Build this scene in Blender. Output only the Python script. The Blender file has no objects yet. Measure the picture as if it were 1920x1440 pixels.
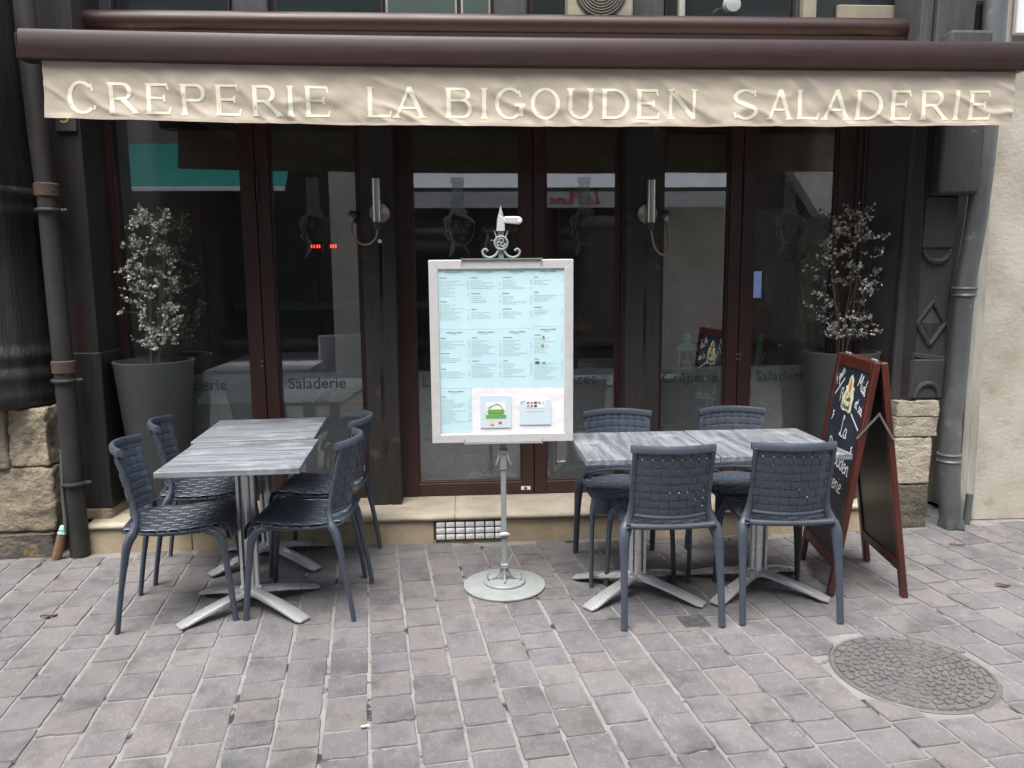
import bpy, bmesh, math, random
from math import sin, cos, pi, radians, sqrt, atan2
from mathutils import Vector, Matrix, noise

random.seed(7)
SC = bpy.context.scene
COL = SC.collection

# ------------------------------------------------------------------ camera
CAM_H, CAM_D = 1.533, 4.864
pitch, yaw, roll = radians(7.8), radians(3.3), radians(0.5)
fw = Vector((sin(yaw)*cos(pitch), cos(yaw)*cos(pitch), -sin(pitch)))
rt = Vector((cos(yaw), -sin(yaw), 0)); up = rt.cross(fw)
r2 = rt*cos(roll) - up*sin(roll); u2 = up*cos(roll) + rt*sin(roll)
cam = bpy.data.cameras.new('camera'); cam.sensor_width = 36.0; cam.lens = 36.0*1442/1920
cam.clip_end = 500; cam.clip_start = 0.05
camo = bpy.data.objects.new('camera', cam); COL.objects.link(camo)
camo.matrix_world = Matrix(((r2.x, u2.x, -fw.x, 0), (r2.y, u2.y, -fw.y, -CAM_D), (r2.z, u2.z, -fw.z, CAM_H), (0, 0, 0, 1)))
SC.camera = camo
CAMP = Vector((0, -CAM_D, CAM_H))

# ------------------------------------------------------------------ light: overcast day in a narrow street
SUN_EL, SUN_AZ = radians(70), radians(205)      # azimuth from +Y clockwise: behind the camera
w = bpy.data.worlds.new('World'); SC.world = w; w.use_nodes = True
nt = w.node_tree; nt.nodes.clear()
sky = nt.nodes.new('ShaderNodeTexSky'); sky.sky_type = 'NISHITA'; sky.sun_disc = False
sky.sun_elevation = SUN_EL; sky.sun_rotation = SUN_AZ; sky.air_density = 1.2; sky.dust_density = 4.0; sky.ozone_density = 1.0
hs = nt.nodes.new('ShaderNodeHueSaturation'); hs.inputs['Saturation'].default_value = 0.70   # cloud cover greys the sky
bg = nt.nodes.new('ShaderNodeBackground'); bg.inputs['Strength'].default_value = 0.15
wo = nt.nodes.new('ShaderNodeOutputWorld')
nt.links.new(sky.outputs[0], hs.inputs['Color']); nt.links.new(hs.outputs[0], bg.inputs['Color']); nt.links.new(bg.outputs[0], wo.inputs['Surface'])
sl = bpy.data.lights.new('sun', 'SUN'); sl.energy = 1.4; sl.angle = radians(40); sl.color = (1, .985, .96)
so = bpy.data.objects.new('sun', sl); COL.objects.link(so)
sd = Vector((sin(SUN_AZ)*cos(SUN_EL), cos(SUN_AZ)*cos(SUN_EL), sin(SUN_EL)))
so.rotation_euler = sd.to_track_quat('Z', 'Y').to_euler(); so.location = (0, -4, 12)
SC.view_settings.view_transform = 'Standard'; SC.view_settings.look = 'None'
SC.view_settings.gamma = 1.0; SC.view_settings.use_curve_mapping = False
SC.view_settings.exposure = 1.55
SC.render.engine = 'CYCLES'
try:
    SC.cycles.max_bounces = 8; SC.cycles.transparent_max_bounces = 16; SC.cycles.sample_clamp_indirect = 6.0
except Exception: pass

# ------------------------------------------------------------------ materials
def mat(name, col, rough=.6, metal=0., col2=None, scale=6., det=4., lo=.35, hi=.65, stretch=(1, 1, 1), bump=0., bscale=40., spec=.5,
        col3=None, scale3=2., lo3=.55, hi3=.75, objrand=None, island=None, specks=None, stain=None, bstretch=None, rvar=0., coat=0.):
    m = bpy.data.materials.new(name); m.use_nodes = True
    n = m.node_tree.nodes; L = m.node_tree.links; n.clear()
    out = n.new('ShaderNodeOutputMaterial'); b = n.new('ShaderNodeBsdfPrincipled'); L.new(b.outputs[0], out.inputs[0])
    b.inputs['Roughness'].default_value = rough; b.inputs['Metallic'].default_value = metal
    b.inputs['Specular IOR Level'].default_value = spec
    if coat: b.inputs['Coat Weight'].default_value = coat; b.inputs['Coat Roughness'].default_value = .25
    tc = n.new('ShaderNodeTexCoord'); mp = n.new('ShaderNodeMapping'); mp.inputs['Scale'].default_value = stretch
    vec = tc.outputs['Object']
    rnd = None
    if objrand or island:
        if island:
            g = n.new('ShaderNodeNewGeometry'); rnd = g.outputs['Random Per Island']
        else:
            g = n.new('ShaderNodeObjectInfo'); rnd = g.outputs['Random']
            a = n.new('ShaderNodeVectorMath'); a.operation = 'ADD'
            k = n.new('ShaderNodeMath'); k.operation = 'MULTIPLY'; k.inputs[1].default_value = 37.0
            L.new(rnd, k.inputs[0]); L.new(tc.outputs['Object'], a.inputs[0]); L.new(k.outputs[0], a.inputs[1]); vec = a.outputs[0]
    L.new(vec, mp.inputs['Vector'])
    def c4(c): return (c[0], c[1], c[2], 1)
    cur = None
    def mixc(fac, A, B, mode='MIX'):
        x = n.new('ShaderNodeMix'); x.data_type = 'RGBA'; x.blend_type = mode
        if isinstance(fac, float): x.inputs[0].default_value = fac
        else: L.new(fac, x.inputs[0])
        for v, i in ((A, 6), (B, 7)):
            if isinstance(v, tuple): x.inputs[i].default_value = c4(v)
            else: L.new(v, x.inputs[i])
        return x.outputs[2]
    def nz(s, d, lo_, hi_, vv=None, rough_=.6):
        t = n.new('ShaderNodeTexNoise'); t.inputs['Scale'].default_value = s; t.inputs['Detail'].default_value = d; t.inputs['Roughness'].default_value = rough_
        L.new(vv or mp.outputs[0], t.inputs['Vector'])
        r = n.new('ShaderNodeMapRange'); r.inputs[1].default_value = lo_; r.inputs[2].default_value = hi_; L.new(t.outputs[0], r.inputs[0]); return r.outputs[0]
    base = tuple(col)
    ramp = objrand or island
    if ramp:
        r = n.new('ShaderNodeValToRGB'); r.color_ramp.interpolation = 'CONSTANT'
        e = r.color_ramp.elements
        while len(e) < len(ramp): e.new(1)
        for i, c in enumerate(ramp): e[i].position = i/len(ramp); e[i].color = c4(c)
        L.new(rnd, r.inputs[0]); base = r.outputs[0]
    if col2 is not None:
        base = mixc(nz(scale, det, lo, hi), base, tuple(col2))
    if col3 is not None:
        base = mixc(nz(scale3, 5., lo3, hi3, vec), base, tuple(col3))
    if specks:
        v = n.new('ShaderNodeTexVoronoi'); v.inputs['Scale'].default_value = specks[1]; L.new(vec, v.inputs['Vector'])
        r = n.new('ShaderNodeMapRange'); r.inputs[1].default_value = specks[2]; r.inputs[2].default_value = specks[2]*.6; L.new(v.outputs['Distance'], r.inputs[0])
        base = mixc(r.outputs[0], base, tuple(specks[0]))
    if stain:          # large weathering patches laid out in world space so that they cross from piece to piece
        g2 = n.new('ShaderNodeNewGeometry')
        for sc_, lo_, hi_, f0 in stain:
            v_ = nz(sc_, 5., lo_, hi_, g2.outputs['Position']); rr = n.new('ShaderNodeMapRange'); rr.inputs[3].default_value = f0; rr.inputs[4].default_value = 1.0; L.new(v_, rr.inputs[0])
            cc = n.new('ShaderNodeCombineColor'); 
            for q_ in range(3): L.new(rr.outputs[0], cc.inputs[q_])
            base = mixc(1.0, base, cc.outputs[0], 'MULTIPLY')
    if isinstance(base, tuple): b.inputs['Base Color'].default_value = c4(base)
    else: L.new(base, b.inputs['Base Color'])
    if rvar:
        q = n.new('ShaderNodeMapRange'); q.inputs[3].default_value = rough-rvar; q.inputs[4].default_value = rough+rvar
        L.new(nz(scale*1.7, 4., .3, .7), q.inputs[0]); L.new(q.outputs[0], b.inputs['Roughness'])
    if bump:
        t = n.new('ShaderNodeTexNoise'); t.inputs['Scale'].default_value = bscale; t.inputs['Detail'].default_value = 6; t.inputs['Roughness'].default_value = .65
        vv = mp.outputs[0]
        if bstretch:
            m2 = n.new('ShaderNodeMapping'); m2.inputs['Scale'].default_value = bstretch; L.new(vec, m2.inputs['Vector']); vv = m2.outputs[0]
        L.new(vv, t.inputs['Vector'])
        bp = n.new('ShaderNodeBump'); bp.inputs['Strength'].default_value = min(1., bump); bp.inputs['Distance'].default_value = .01*max(1., bump)
        L.new(t.outputs[0], bp.inputs['Height']); L.new(bp.outputs[0], b.inputs['Normal'])
    return m

def glass_mat(name, refl=.13, tint=(.92, .96, .95), haze=None):
    """thin window pane: mirror share on top of clear tinted glass; haze = share of frosted film"""
    m = bpy.data.materials.new(name); m.use_nodes = True
    n = m.node_tree.nodes; L = m.node_tree.links; n.clear()
    out = n.new('ShaderNodeOutputMaterial'); tr = n.new('ShaderNodeBsdfTransparent'); tr.inputs[0].default_value = (*tint, 1)
    gl = n.new('ShaderNodeBsdfGlossy'); gl.inputs['Roughness'].default_value = 0.0 if haze is None else .02; gl.inputs[0].default_value = (1, 1, 1, 1)
    fr = n.new('ShaderNodeFresnel'); fr.inputs[0].default_value = 1.5
    k = n.new('ShaderNodeMapRange'); k.inputs[1].default_value = .04; k.inputs[2].default_value = 1.; k.inputs[3].default_value = refl; k.inputs[4].default_value = 1.
    L.new(fr.outputs[0], k.inputs[0])
    base = tr.outputs[0]
    if not haze:                 # thin film of dust and wipe marks
        tcg = n.new('ShaderNodeTexCoord'); ns = n.new('ShaderNodeTexNoise'); ns.inputs['Scale'].default_value = 2.6; ns.inputs['Detail'].default_value = 6
        mg = n.new('ShaderNodeMapping'); mg.inputs['Scale'].default_value = (1, 1, .35); mg.inputs['Rotation'].default_value = (0, .5, 0); L.new(tcg.outputs['Object'], mg.inputs[0]); L.new(mg.outputs[0], ns.inputs['Vector'])
        rg_ = n.new('ShaderNodeMapRange'); rg_.inputs[1].default_value = .4; rg_.inputs[2].default_value = .8; rg_.inputs[3].default_value = .004; rg_.inputs[4].default_value = .05; L.new(ns.outputs[0], rg_.inputs[0])
        dd = n.new('ShaderNodeBsdfDiffuse'); dd.inputs[0].default_value = (.4, .41, .4, 1); hm_ = n.new('ShaderNodeMixShader'); L.new(rg_.outputs[0], hm_.inputs[0]); L.new(tr.outputs[0], hm_.inputs[1]); L.new(dd.outputs[0], hm_.inputs[2]); base = hm_.outputs[0]
    if haze:
        df = n.new('ShaderNodeBsdfDiffuse'); df.inputs[0].default_value = (.34, .37, .37, 1)
        h = n.new('ShaderNodeMixShader'); h.inputs[0].default_value = haze; L.new(tr.outputs[0], h.inputs[1]); L.new(df.outputs[0], h.inputs[2]); base = h.outputs[0]
    mx = n.new('ShaderNodeMixShader'); L.new(k.outputs[0], mx.inputs[0]); L.new(base, mx.inputs[1]); L.new(gl.outputs[0], mx.inputs[2])
    L.new(mx.outputs[0], out.inputs[0]); return m

def emit_mat(name, col, s):
    m = bpy.data.materials.new(name); m.use_nodes = True; n = m.node_tree.nodes; n.clear()
    o = n.new('ShaderNodeOutputMaterial'); e = n.new('ShaderNodeEmission'); e.inputs[0].default_value = (*col, 1); e.inputs[1].default_value = s
    m.node_tree.links.new(e.outputs[0], o.inputs[0]); return m

PAV = [(0.174, 0.163, 0.165), (0.183, 0.167, 0.165), (0.162, 0.155, 0.163), (0.174, 0.162, 0.165), (0.195, 0.18, 0.173), (0.167, 0.163, 0.163), (0.152, 0.144, 0.151), (0.19, 0.179, 0.178), (0.169, 0.156, 0.154), (0.161, 0.155, 0.164), (0.194, 0.177, 0.171), (0.183, 0.174, 0.175)]
PAVM = dict(rough=.74, col2=(.10, .096, .097), scale=9, lo=.5, hi=.85, col3=(.225, .22, .215), scale3=42, lo3=.52, hi3=.78, bump=.6, bscale=95, specks=((.40, .395, .38), 95., .15), stain=((1.1, .35, .62, .72), (6., .34, .50, .70)))
MT = {}
MT['paver'] = mat('paver_stone', (.15, .14, .14), objrand=PAV, **PAVM)
MT['paver_far'] = mat('paver_stone_mass', (.15, .14, .14), island=PAV, **PAVM)
MT['mortar'] = mat('mortar', (.245, .24, .23), rough=.9, col2=(.175, .17, .163), scale=9, lo=.4, hi=.7, col3=(.030, .028, .025), scale3=6.5, lo3=.58, hi3=.64, bump=.8, bscale=60)
MT['iron'] = mat('cast_iron', (.135, .132, .13), rough=.5, metal=.3, col2=(.18, .178, .172), scale=12, bump=.5, bscale=90, col3=(.13, .125, .11), scale3=4)
MT['dark_iron'] = mat('dark_cast_iron', (.06, .06, .06), rough=.6, metal=.3, col2=(.09, .09, .088), scale=20, bump=.5, bscale=80)
MT['pale_ceiling'] = mat('pale_ceiling', (.55, .52, .46), rough=.9)
MT['limestone'] = mat('limestone_step', (.46, .38, .27), rough=.8, col2=(.35, .28, .19), scale=5, col3=(.17, .14, .10), scale3=7, lo3=.62, hi3=.85, bump=.4, bscale=50)
MT['step_top'] = mat('worn_step_tread', (.50, .45, .36), rough=.75, col2=(.38, .33, .25), scale=6, bump=.3, bscale=40, col3=(.22, .2, .17), scale3=9, lo3=.62, hi3=.8)
MT['rough_stone'] = mat('old_rough_stone', (.44, .375, .27), rough=.92, col2=(.32, .27, .19), scale=7, col3=(.13, .115, .09), scale3=5, lo3=.58, hi3=.75, bump=3.0, bscale=48)
MT['damp_stone'] = mat('damp_stone_foot', (.17, .145, .105), rough=.9, col2=(.09, .085, .075), scale=8, bump=3.0, bscale=45, col3=(.30, .21, .08), scale3=7, lo3=.56, hi3=.68)
MT['pale_stone'] = mat('pale_limestone', (.58, .53, .43), rough=.88, col2=(.44, .385, .29), scale=8, bump=2.4, bscale=55, col3=(.27, .24, .19), scale3=7, lo3=.6, hi3=.8)
MT['render'] = mat('cream_render', (.49, .455, .385), rough=.92, col2=(.38, .345, .275), scale=3.5, det=8, lo=.42, hi=.66, col3=(.30, .26, .19), scale3=7, lo3=.62, hi3=.82, bump=.5, bscale=35)
MT['timber'] = mat('dark_timber', (.032, .027, .023), rough=.7, col2=(.021, .018, .016), scale=4, stretch=(9, 9, .7), bump=1.0, bscale=5, bstretch=(22, 22, 1.2), col3=(.10, .09, .08), scale3=9, lo3=.62, hi3=.8)
MT['black_timber'] = mat('black_stained_timber', (.016, .0145, .014), rough=.55, col2=(.026, .024, .023), scale=4, stretch=(9, 9, .7), bump=.7, bscale=5, bstretch=(12, 12, 1.2), col3=(.07, .07, .07), scale3=11, lo3=.68, hi3=.82)
MT['grey_timber'] = mat('grey_painted_timber', (.055, .055, .056), rough=.7, col2=(.040, .040, .041), scale=5, stretch=(6, 6, .8), bump=.6, bscale=6, bstretch=(12, 12, 1), col3=(.16, .155, .15), scale3=14, lo3=.66, hi3=.8)
MT['frame'] = mat('brown_lacquer_frame', (.052, .021, .017), rough=.42, col2=(.036, .016, .014), scale=3, stretch=(6, 6, .5), bump=.1, bscale=30, rvar=.08)
MT['panel'] = mat('brown_reveal_panel', (.036, .028, .026), rough=.55, col2=(.028, .023, .021), scale=3, bump=.1, bscale=50)
MT['metal_brown'] = mat('brown_lacquered_metal', (.032, .0145, .012), rough=.42, col2=(.025, .0125, .0105), scale=5, stretch=(.4, 4, 4), spec=.35, rvar=.06, col3=(.09, .07, .06), scale3=14, lo3=.66, hi3=.85)
MT['canvas'] = mat('beige_awning_canvas', (.55, .482, .385), rough=.9, col2=(.505, .44, .35), scale=7, bump=.12, bscale=400, col3=(.45, .37, .29), scale3=5, lo3=.60, hi3=.85)
MT['cream_print'] = mat('cream_lettering', (.86, .83, .64), rough=.8, col2=(.80, .76, .57), scale=30, lo=.5, hi=.8)
MT['pipe_black'] = mat('black_cast_pipe', (.018, .017, .016), rough=.6, col2=(.032, .029, .026), scale=9, bump=.4, bscale=30, col3=(.07, .045, .032), scale3=7, lo3=.64, hi3=.8, stretch=(1, 1, .4))
MT['rust'] = mat('rusty_collar', (.10, .052, .034), rough=.8, col2=(.055, .048, .042), scale=14, bump=.6, bscale=50)
MT['zinc'] = mat('weathered_zinc', (.15, .16, .162), rough=.5, metal=.4, col2=(.095, .10, .104), scale=5, stretch=(1, 1, .35), bump=.25, bscale=12, col3=(.30, .31, .31), scale3=9, lo3=.6, hi3=.85)
MT['trim'] = mat('pale_trim', (.42, .41, .35), rough=.7, col2=(.28, .27, .23), scale=8, stretch=(2, 2, .4), bump=.2)
MT['slate_plastic'] = mat('slate_grey_plastic', (.054, .067, .089), rough=.44, col2=(.047, .059, .079), scale=18, spec=.45, bump=.06, bscale=250, rvar=.06)
MT['alu'] = mat('brushed_aluminium', (.66, .67, .68), rough=.30, metal=.6, col2=(.60, .61, .62), scale=4, rvar=.05)
MT['dark_plastic'] = mat('black_plastic', (.03, .03, .032), rough=.5)
MT['wood_lr'] = mat('grey_driftwood_laminate_x', (.255, .275, .295), rough=.34, col2=(.13, .14, .155), scale=4, det=9, lo=.40, hi=.60, stretch=(.7, 9, 9), bump=.12, bscale=8, bstretch=(3, 60, 60), col3=(.40, .42, .435), scale3=9, lo3=.56, hi3=.8, rvar=.07)
MT['wood_fb'] = mat('grey_driftwood_laminate_y', (.255, .275, .295), rough=.34, col2=(.13, .14, .155), scale=4, det=9, lo=.40, hi=.60, stretch=(9, .7, 9), bump=.12, bscale=8, bstretch=(60, 3, 60), col3=(.40, .42, .435), scale3=9, lo3=.56, hi3=.8, rvar=.07)
MT['sage'] = mat('sage_painted_metal', (.27, .29, .285), rough=.5, col2=(.23, .25, .245), scale=20, col3=(.2, .21, .2), scale3=16, lo3=.68, hi3=.8, bump=.1, bscale=60)
MT['satin_alu'] = mat('satin_aluminium_frame', (.66, .66, .645), rough=.42, metal=.25, col2=(.60, .60, .59), scale=7, stretch=(3, 3, 3))
MT['paper_blue'] = mat('pale_blue_paper', (.56, .79, .83), rough=.65, col2=(.51, .73, .78), scale=5, bump=.08, bscale=12)
MT['paper_blue2'] = mat('pale_blue_leaflet', (.60, .72, .77), rough=.6)
MT['paper_white'] = mat('white_paper', (.86, .85, .86), rough=.6, col2=(.80, .79, .81), scale=5, bump=.15, bscale=9)
MT['ink'] = mat('grey_ink', (.27, .37, .39), rough=.7)
MT['ink_light'] = mat('pale_grey_ink', (.43, .58, .61), rough=.7)
MT['ink_dark'] = mat('dark_ink', (.06, .08, .09), rough=.7)
MT['green_print'] = mat('green_print', (.13, .38, .07), rough=.6)
MT['orange_print'] = mat('orange_print', (.50, .15, .05), rough=.6)
MT['cream_paper'] = mat('cream_label', (.72, .68, .44), rough=.7, col2=(.64, .6, .38), scale=20)
MT['redwood'] = mat('red_mahogany', (.085, .018, .011), rough=.40, col2=(.050, .012, .009), scale=4, stretch=(8, 8, .7), bump=.2, bscale=6, bstretch=(20, 20, 1), col3=(.24, .12, .075), scale3=22, lo3=.70, hi3=.8, coat=.2)
MT['slate_board'] = mat('blackboard', (.016, .022, .034), rough=.45, col2=(.026, .033, .046), scale=6, col3=(.05, .055, .062), scale3=3, lo3=.5, hi3=.9)
MT['board_back'] = mat('dark_board_back', (.022, .019, .018), rough=.4)
MT['chalk'] = mat('chalk', (.80, .82, .82), rough=.95, col2=(.55, .57, .58), scale=120, lo=.55, hi=.75)
MT['pot'] = mat('slate_grey_planter', (.066, .073, .074), rough=.62, col2=(.056, .062, .064), scale=5, bump=.1, bscale=160)
MT['soil'] = mat('potting_soil', (.05, .038, .028), rough=.95, col2=(.09, .07, .05), scale=40, bump=2., bscale=60)
MT['bark'] = mat('grey_brown_stem', (.13, .105, .08), rough=.85, col2=(.08, .065, .05), scale=30)
MT['leaf_pale'] = mat('pale_dry_leaf', (.42, .42, .34), rough=.5, island=[(.66, .65, .54), (.54, .55, .46), (.38, .41, .35), (.72, .69, .56), (.20, .22, .18), (.58, .53, .40), (.44, .48, .42), (.30, .33, .28)])
MT['leaf_grey'] = mat('grey_dry_leaf', (.3, .3, .27), rough=.5, island=[(.46, .46, .40), (.30, .30, .26), (.62, .62, .55), (.17, .17, .15), (.52, .50, .43), (.12, .12, .105), (.70, .69, .62), (.24, .235, .20)])
MT['glass'] = glass_mat('window_glass', .23)
MT['frost'] = glass_mat('frosted_film', .05, tint=(.72, .78, .77), haze=.24)
MT['decal_strong'] = glass_mat('etched_decal_strong', .04, tint=(.8, .85, .85), haze=.42)
MT['decal'] = glass_mat('etched_decal', .04, tint=(.8, .85, .85), haze=.20)
MT['glass_block'] = mat('cast_glass_block', (.86, .88, .88), rough=.2, col2=(.62, .65, .66), scale=40, bump=.5, bscale=60, spec=.8)
MT['lamp_steel'] = mat('stainless_lamp', (.52, .49, .45), rough=.3, metal=.9, col2=(.42, .40, .37), scale=9, stretch=(6, 6, .5))
MT['tan_cable'] = mat('tan_cable', (.30, .24, .15), rough=.6)
MT['cloth'] = mat('white_tablecloth', (.84, .86, .94), rough=.85, bump=.2, bscale=14)
MT['mint'] = mat('mint_lantern', (.38, .82, .66), rough=.45)
MT['red_paint'] = mat('red_paint', (.42, .035, .03), rough=.5)
MT['dark_int'] = mat('dark_interior_wall', (.055, .05, .045), rough=.8, col2=(.04, .037, .034), scale=3)
MT['int_wall'] = mat('interior_plaster', (.34, .30, .25), rough=.85, col2=(.26, .23, .19), scale=2)
MT['int_floor'] = mat('interior_floor', (.075, .06, .048), rough=.5, col2=(.05, .04, .033), scale=5)
MT['int_stone'] = mat('interior_stone_wall', (.33, .28, .21), rough=.9, col2=(.24, .2, .15), scale=4, bump=1., bscale=14)
MT['int_wood'] = mat('interior_wood', (.22, .13, .075), rough=.5, col2=(.15, .085, .05), scale=4, stretch=(1, 8, 8))
MT['int_pale'] = mat('pale_counter', (.33, .35, .32), rough=.5)
MT['tinsel'] = mat('green_cushion', (.08, .16, .08), rough=.8)
MT['wine'] = mat('dark_bottle', (.02, .035, .02), rough=.2)
MT['blue_screen'] = emit_mat('screen_glow', (.20, .26, .52), .22)
MT['led'] = emit_mat('red_led', (1., .05, .02), 1.6)
MT['pumpkin'] = mat('orange_pumpkin', (.35, .11, .025), rough=.6)
MT['beige_metal'] = mat('beige_enclosure', (.30, .27, .2), rough=.6, col2=(.22, .2, .15), scale=6)
MT['green_canvas'] = mat('green_awning_canvas', (.008, .30, .235), rough=.8, col2=(.006, .25, .20), scale=4)
MT['white_canvas'] = mat('white_awning_canvas', (.84, .85, .85), rough=.8)
MT['grey_canvas'] = mat('grey_white_valance', (.58, .58, .57), rough=.85, col2=(.5, .5, .49), scale=4)
MT['brown_wall'] = mat('brown_plaster_wall', (.20, .165, .13), rough=.9, col2=(.15, .125, .10), scale=2, bump=.3)
MT['pale_wall'] = mat('pale_plaster_wall', (.56, .53, .47), rough=.9, col2=(.47, .44, .38), scale=2, bump=.3)
MT['red_print'] = mat('red_lettering', (.45, .02, .03), rough=.7)
MT['white_paint'] = mat('white_paint', (.78, .8, .8), rough=.5)
MT['dark_glass'] = mat('dark_window', (.02, .028, .028), rough=.06, spec=.8)
MT['green_glass'] = mat('greenish_window', (.075, .10, .09), rough=.12, spec=.7)
MT['brass'] = mat('brass_numeral', (.55, .42, .14), rough=.4, metal=.3)
MT['enamel'] = mat('dark_plate', (.05, .05, .055), rough=.5)
MT['litter'] = mat('dry_leaf_litter', (.16, .12, .08), rough=.9)
MT['filter'] = mat('cigarette_paper', (.75, .66, .45), rough=.8)
# ------------------------------------------------------------------ mesh helpers
class MB:
    def __init__(s): s.v = []; s.f = []
    def add(s, vs, fs):
        o = len(s.v); s.v += [tuple(x) for x in vs]; s.f += [tuple(i+o for i in q) for q in fs]; return s
    def box(s, x0, x1, y0, y1, z0, z1, M=None):
        vs = [Vector((x, y, z)) for z in (z0, z1) for y in (y0, y1) for x in (x0, x1)]
        if M: vs = [M @ q for q in vs]
        return s.add(vs, [(0, 2, 3, 1), (4, 5, 7, 6), (0, 1, 5, 4), (2, 6, 7, 3), (0, 4, 6, 2), (1, 3, 7, 5)])
    def prism(s, poly, z0, z1, axis='z', M=None):
        """polygon (list of 2-D points, CCW) swept between z0 and z1"""
        n = len(poly)
        def P(a, b, c): return {'z': (a, b, c), 'y': (a, c, b), 'x': (c, a, b)}[axis]
        vs = [Vector(P(a, b, z0)) for a, b in poly] + [Vector(P(a, b, z1)) for a, b in poly]
        if M: vs = [M @ q for q in vs]
        fs = [tuple(range(n))[::-1], tuple(range(n, 2*n))] + [(i, (i+1) % n, n+(i+1) % n, n+i) for i in range(n)]
        if axis == 'y': fs = [q[::-1] for q in fs]
        return s.add(vs, fs)
    def tube(s, pts, rad, n=8, cap=True, flat=1., upv=None):
        pts = [Vector(p) for p in pts]; k = len(pts)
        rads = rad if isinstance(rad, (list, tuple)) else [rad]*k
        vs = []; prev = None
        for i, p in enumerate(pts):
            t = (pts[min(i+1, k-1)] - pts[max(i-1, 0)]).normalized()
            if prev is None:
                a = Vector(upv) if upv else (Vector((0, 0, 1)) if abs(t.z) < .9 else Vector((1, 0, 0)))
                u = t.cross(a).normalized()
            else:
                u = (prev - t*prev.dot(t)).normalized()
            prev = u; w_ = t.cross(u)
            for j in range(n):
                an = 2*pi*j/n; vs.append(p + u*cos(an)*rads[i] + w_*sin(an)*rads[i]*flat)
        fs = [(i*n+j, i*n+(j+1) % n, (i+1)*n+(j+1) % n, (i+1)*n+j) for i in range(k-1) for j in range(n)]
        if cap: fs += [tuple(range(n))[::-1], tuple((k-1)*n+j for j in range(n))]
        return s.add(vs, fs)
    def lathe(s, prof, n=24, c=(0, 0, 0), M=None, cap=True):
        vs = []
        for r, z in prof:
            for j in range(n):
                a = 2*pi*j/n; q = Vector((c[0]+r*cos(a), c[1]+r*sin(a), c[2]+z)); vs.append(M @ q if M else q)
        k = len(prof)
        fs = [(i*n+j, i*n+(j+1) % n, (i+1)*n+(j+1) % n, (i+1)*n+j) for i in range(k-1) for j in range(n)]
        if cap: fs += [tuple(range(n))[::-1], tuple((k-1)*n+j for j in range(n))]
        return s.add(vs, fs)
    def grid(s, fn, nu, nv, thick=None):
        """fn(u,v)->point, u,v in 0..1; optional thickness vector makes a closed sheet"""
        vs = [Vector(fn(i/nu, j/nv)) for j in range(nv+1) for i in range(nu+1)]; W = nu+1
        fs = [(j*W+i, j*W+i+1, (j+1)*W+i+1, (j+1)*W+i) for j in range(nv) for i in range(nu)]
        if thick:
            t = Vector(thick); N = len(vs); vs += [q+t for q in vs[:N]]
            fs += [tuple(i+N for i in q[::-1]) for q in fs[:]]
            b = [i for i in range(W)] + [j*W+nu for j in range(1, nv+1)] + [nv*W+i for i in range(nu-1, -1, -1)] + [j*W for j in range(nv-1, 0, -1)]
            fs += [(b[(i+1) % len(b)], b[i], b[i]+N, b[(i+1) % len(b)]+N) for i in range(len(b))]
        return s.add(vs, fs)
    def mesh(s, name, m, smooth=False, bevel=0., seg=1, angle=35):
        me = bpy.data.meshes.new(name); me.from_pydata(s.v, [], s.f); me.validate()
        bm = bmesh.new(); bm.from_mesh(me)
        bmesh.ops.recalc_face_normals(bm, faces=bm.faces)
        if bevel:
            ed = [e for e in bm.edges if len(e.link_faces) == 2 and e.calc_face_angle(0) > radians(30)]
            bmesh.ops.bevel(bm, geom=ed, offset=bevel, segments=seg, profile=.5, affect='EDGES', clamp_overlap=True)
        bm.to_mesh(me); bm.free()
        if m: me.materials.append(m)
        if smooth:
            me.polygons.foreach_set('use_smooth', [True]*len(me.polygons))
            try: me.set_sharp_from_angle(angle=radians(angle))
            except Exception: pass
        return me
    def build(s, name, m, parent=None, **k):
        return obj(name, s.mesh(name, m, **k), parent)

def obj(name, me, parent=None):
    o = bpy.data.objects.new(name, me); COL.objects.link(o)
    if parent is not None: o.parent = parent
    return o
def tag(o, label=None, cat=None, group=None, kind=None):
    if label: o['label'] = label
    if cat: o['category'] = cat
    if group: o['group'] = group
    if kind: o['kind'] = kind
    return o
def empty(name, loc=(0, 0, 0), rz=0., label=None, cat=None, group=None):
    o = bpy.data.objects.new(name, None); COL.objects.link(o); o.location = loc; o.rotation_euler = (0, 0, rz); o.empty_display_size = .1
    return tag(o, label, cat, group)
def copy_tree(o, parent=None):
    c = o.copy(); COL.objects.link(c)
    if parent is not None: c.parent = parent
    for ch in list(o.children): copy_tree(ch, c)
    return c
def local(parent, M=None): return parent.location

def catmull(pts, n=6):
    P = [Vector(p) for p in pts]; out = []
    for i in range(len(P)-1):
        a = P[max(i-1, 0)]; b = P[i]; c = P[i+1]; d = P[min(i+2, len(P)-1)]
        for k in range(n):
            t = k/n; out.append(.5*((2*b)+(c-a)*t+(2*a-5*b+4*c-d)*t*t+(3*b-a-3*c+d)*t*t*t))
    out.append(P[-1]); return out

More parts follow.
